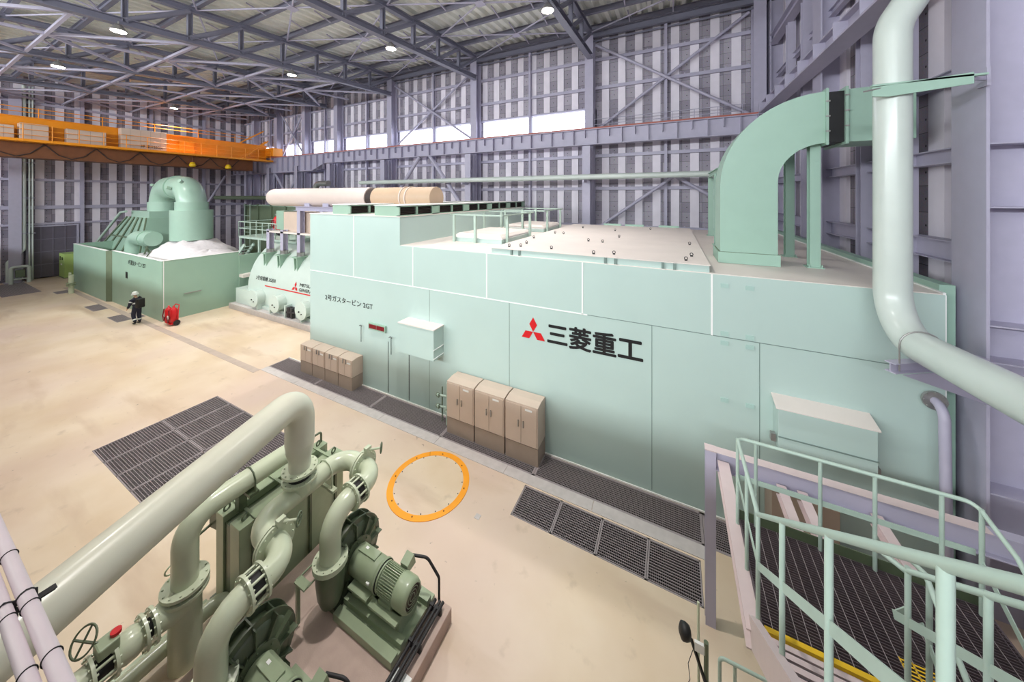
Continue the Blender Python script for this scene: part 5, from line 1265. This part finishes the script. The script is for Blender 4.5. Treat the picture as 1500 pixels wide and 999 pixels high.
rail_thing('landing_railing', 'pale green railing around the back and right side of the landing',
   route([(x0,LY0+0.03,zr),(x0,5.38,zr),(xr,5.38,zr),(xr,4.9,zr-0.12),(xr,1.5,zr-0.12-3.4*slope)],0.09,6),
   [((x0,5.36,LZ0-0.05),(x0,5.36,zr)),((x0,4.75,LZ0-0.05),(x0,4.75,zr)),((0.98,5.38,LZ0),(0.98,5.38,zr)),((1.62,5.38,LZ0),(1.62,5.38,zr)),((2.1,5.38,LZ0),(2.1,5.38,zr)),((2.62,5.38,LZ0),(2.62,5.38,zr)),((xr,5.3,LZ0),(xr,5.3,zr)),((xr,3.2,zr-0.12-1.7*slope-1.05),(xr,3.2,zr-0.12-1.7*slope))],
   [((x0,LY0+0.05,zr-0.52),(x0,5.36,zr-0.52)),((x0,5.38,zr-0.52),(xr,5.38,zr-0.52)),((xr,5.3,zr-0.55),(xr,2.5,zr-0.55-2.3*slope))], loc=(1.8,5.38,LZ0))
xi = 1.78
zi = lambda y: zr + (LY0+0.03-y)*slope
m_ = rail_thing('stair_railing', 'pale green railing between the rising and descending stair flights',
   [(xi-0.12,LY0+0.12,zr+0.02),(xi,LY0-0.05,zr+0.03),(xi,2.6,zi(2.6)),(xi,1.0,zi(1.0))],
   [((xi,LY0-0.1,LZ0),(xi,LY0-0.1,zi(LY0-0.1))),((xi,3.25,zi(3.25)-h),(xi,3.25,zi(3.25))),((xi,2.3,zi(2.3)-h),(xi,2.3,zi(2.3)))],
   [((xi,LY0+0.1,zr-0.52),(xi,2.0,zi(2.0)-0.5)),((xi+0.14,LY0+0.2,zr-0.5),(xi,LY0+0.1,zr-0.52))], loc=(xi,3,LZ0))
xk = 1.95
rail_thing('stair_railing', 'pale green inner railing of the descending stair flight',
   [(xk-0.15,LY0+0.16,zr),(xk-0.06,LY0+0.14,zr),(xk,LY0+0.05,zr-0.02),(xk,2.6,zr-1.5*slope),(xk,1.0,zr-3.1*slope)],
   [((xk,LY0+0.0,LZ0),(xk,LY0+0.0,zr-0.05)),((xk,2.9,zr-1.25*slope-1.05),(xk,2.9,zr-1.25*slope))],
   [((xk,LY0+0.1,zr-0.5),(xk,2.0,zr-0.5-2.1*slope))], loc=(xk,3,LZ0-1))
# railing and flood lamp on the floor below the stairs
t = rail_thing('floor_railing', 'low pale green pipe railing standing on the floor under the stairs', route([(0.57,5.28,0),(0.57,5.28,1.0),(1.6,5.3,1.0),(1.6,5.3,0)],0.06,5), [((0.74,5.283,0),(0.74,5.283,0.98))], None, loc=(1.0,5.28,0))
t = thing('flood_lamp', 'small black work lamp clamped to a dark post on the floor beside the landing post', 'lamp', (0.42,5.5,0))
MB().cyl((0.42,5.35,0),(0.42,5.35,1.02),0.03,10).build('lamp_post','olive_pump',t)
MB().cyl((0.33,5.35,0.0),(0.33,5.42,1.45),0.016,8).build('pale_rod','pipe',t)
b = MB(); b.lathe([(0,0),(0.085,0.01),(0.1,0.05),(0.1,0.1),(0.05,0.13),(0,0.13)],(0.22,5.42,0.94),(-0.6,-0.2,0.15),16); b.build('lamp_head','black',t)
MB().box((0.28,5.33,0.84),(0.40,5.37,0.96)).build('clamp_plate','white',t)
m = MB(); m.bar((0.24,5.4,0.9),(0.55,5.2,0.2),0.03,0.03); m.build('lamp_strut','black',t)
m = MB(); m.tube([(0.26,5.36,0.8),(0.2,5.3,0.65),(0.22,5.25,0.5),(0.16,5.2,0.4),(0.2,5.1,0.2),(0.3,5.0,0.02)],0.005,6); m.build('lamp_cord','black',t)
m = MB(); m.box((-0.25,4.7,0),(0.22,5.1,0.12)); tag(m.build('floor_box','beige',None,0.01),'low beige box on the floor at the bottom edge by the work lamp','box')
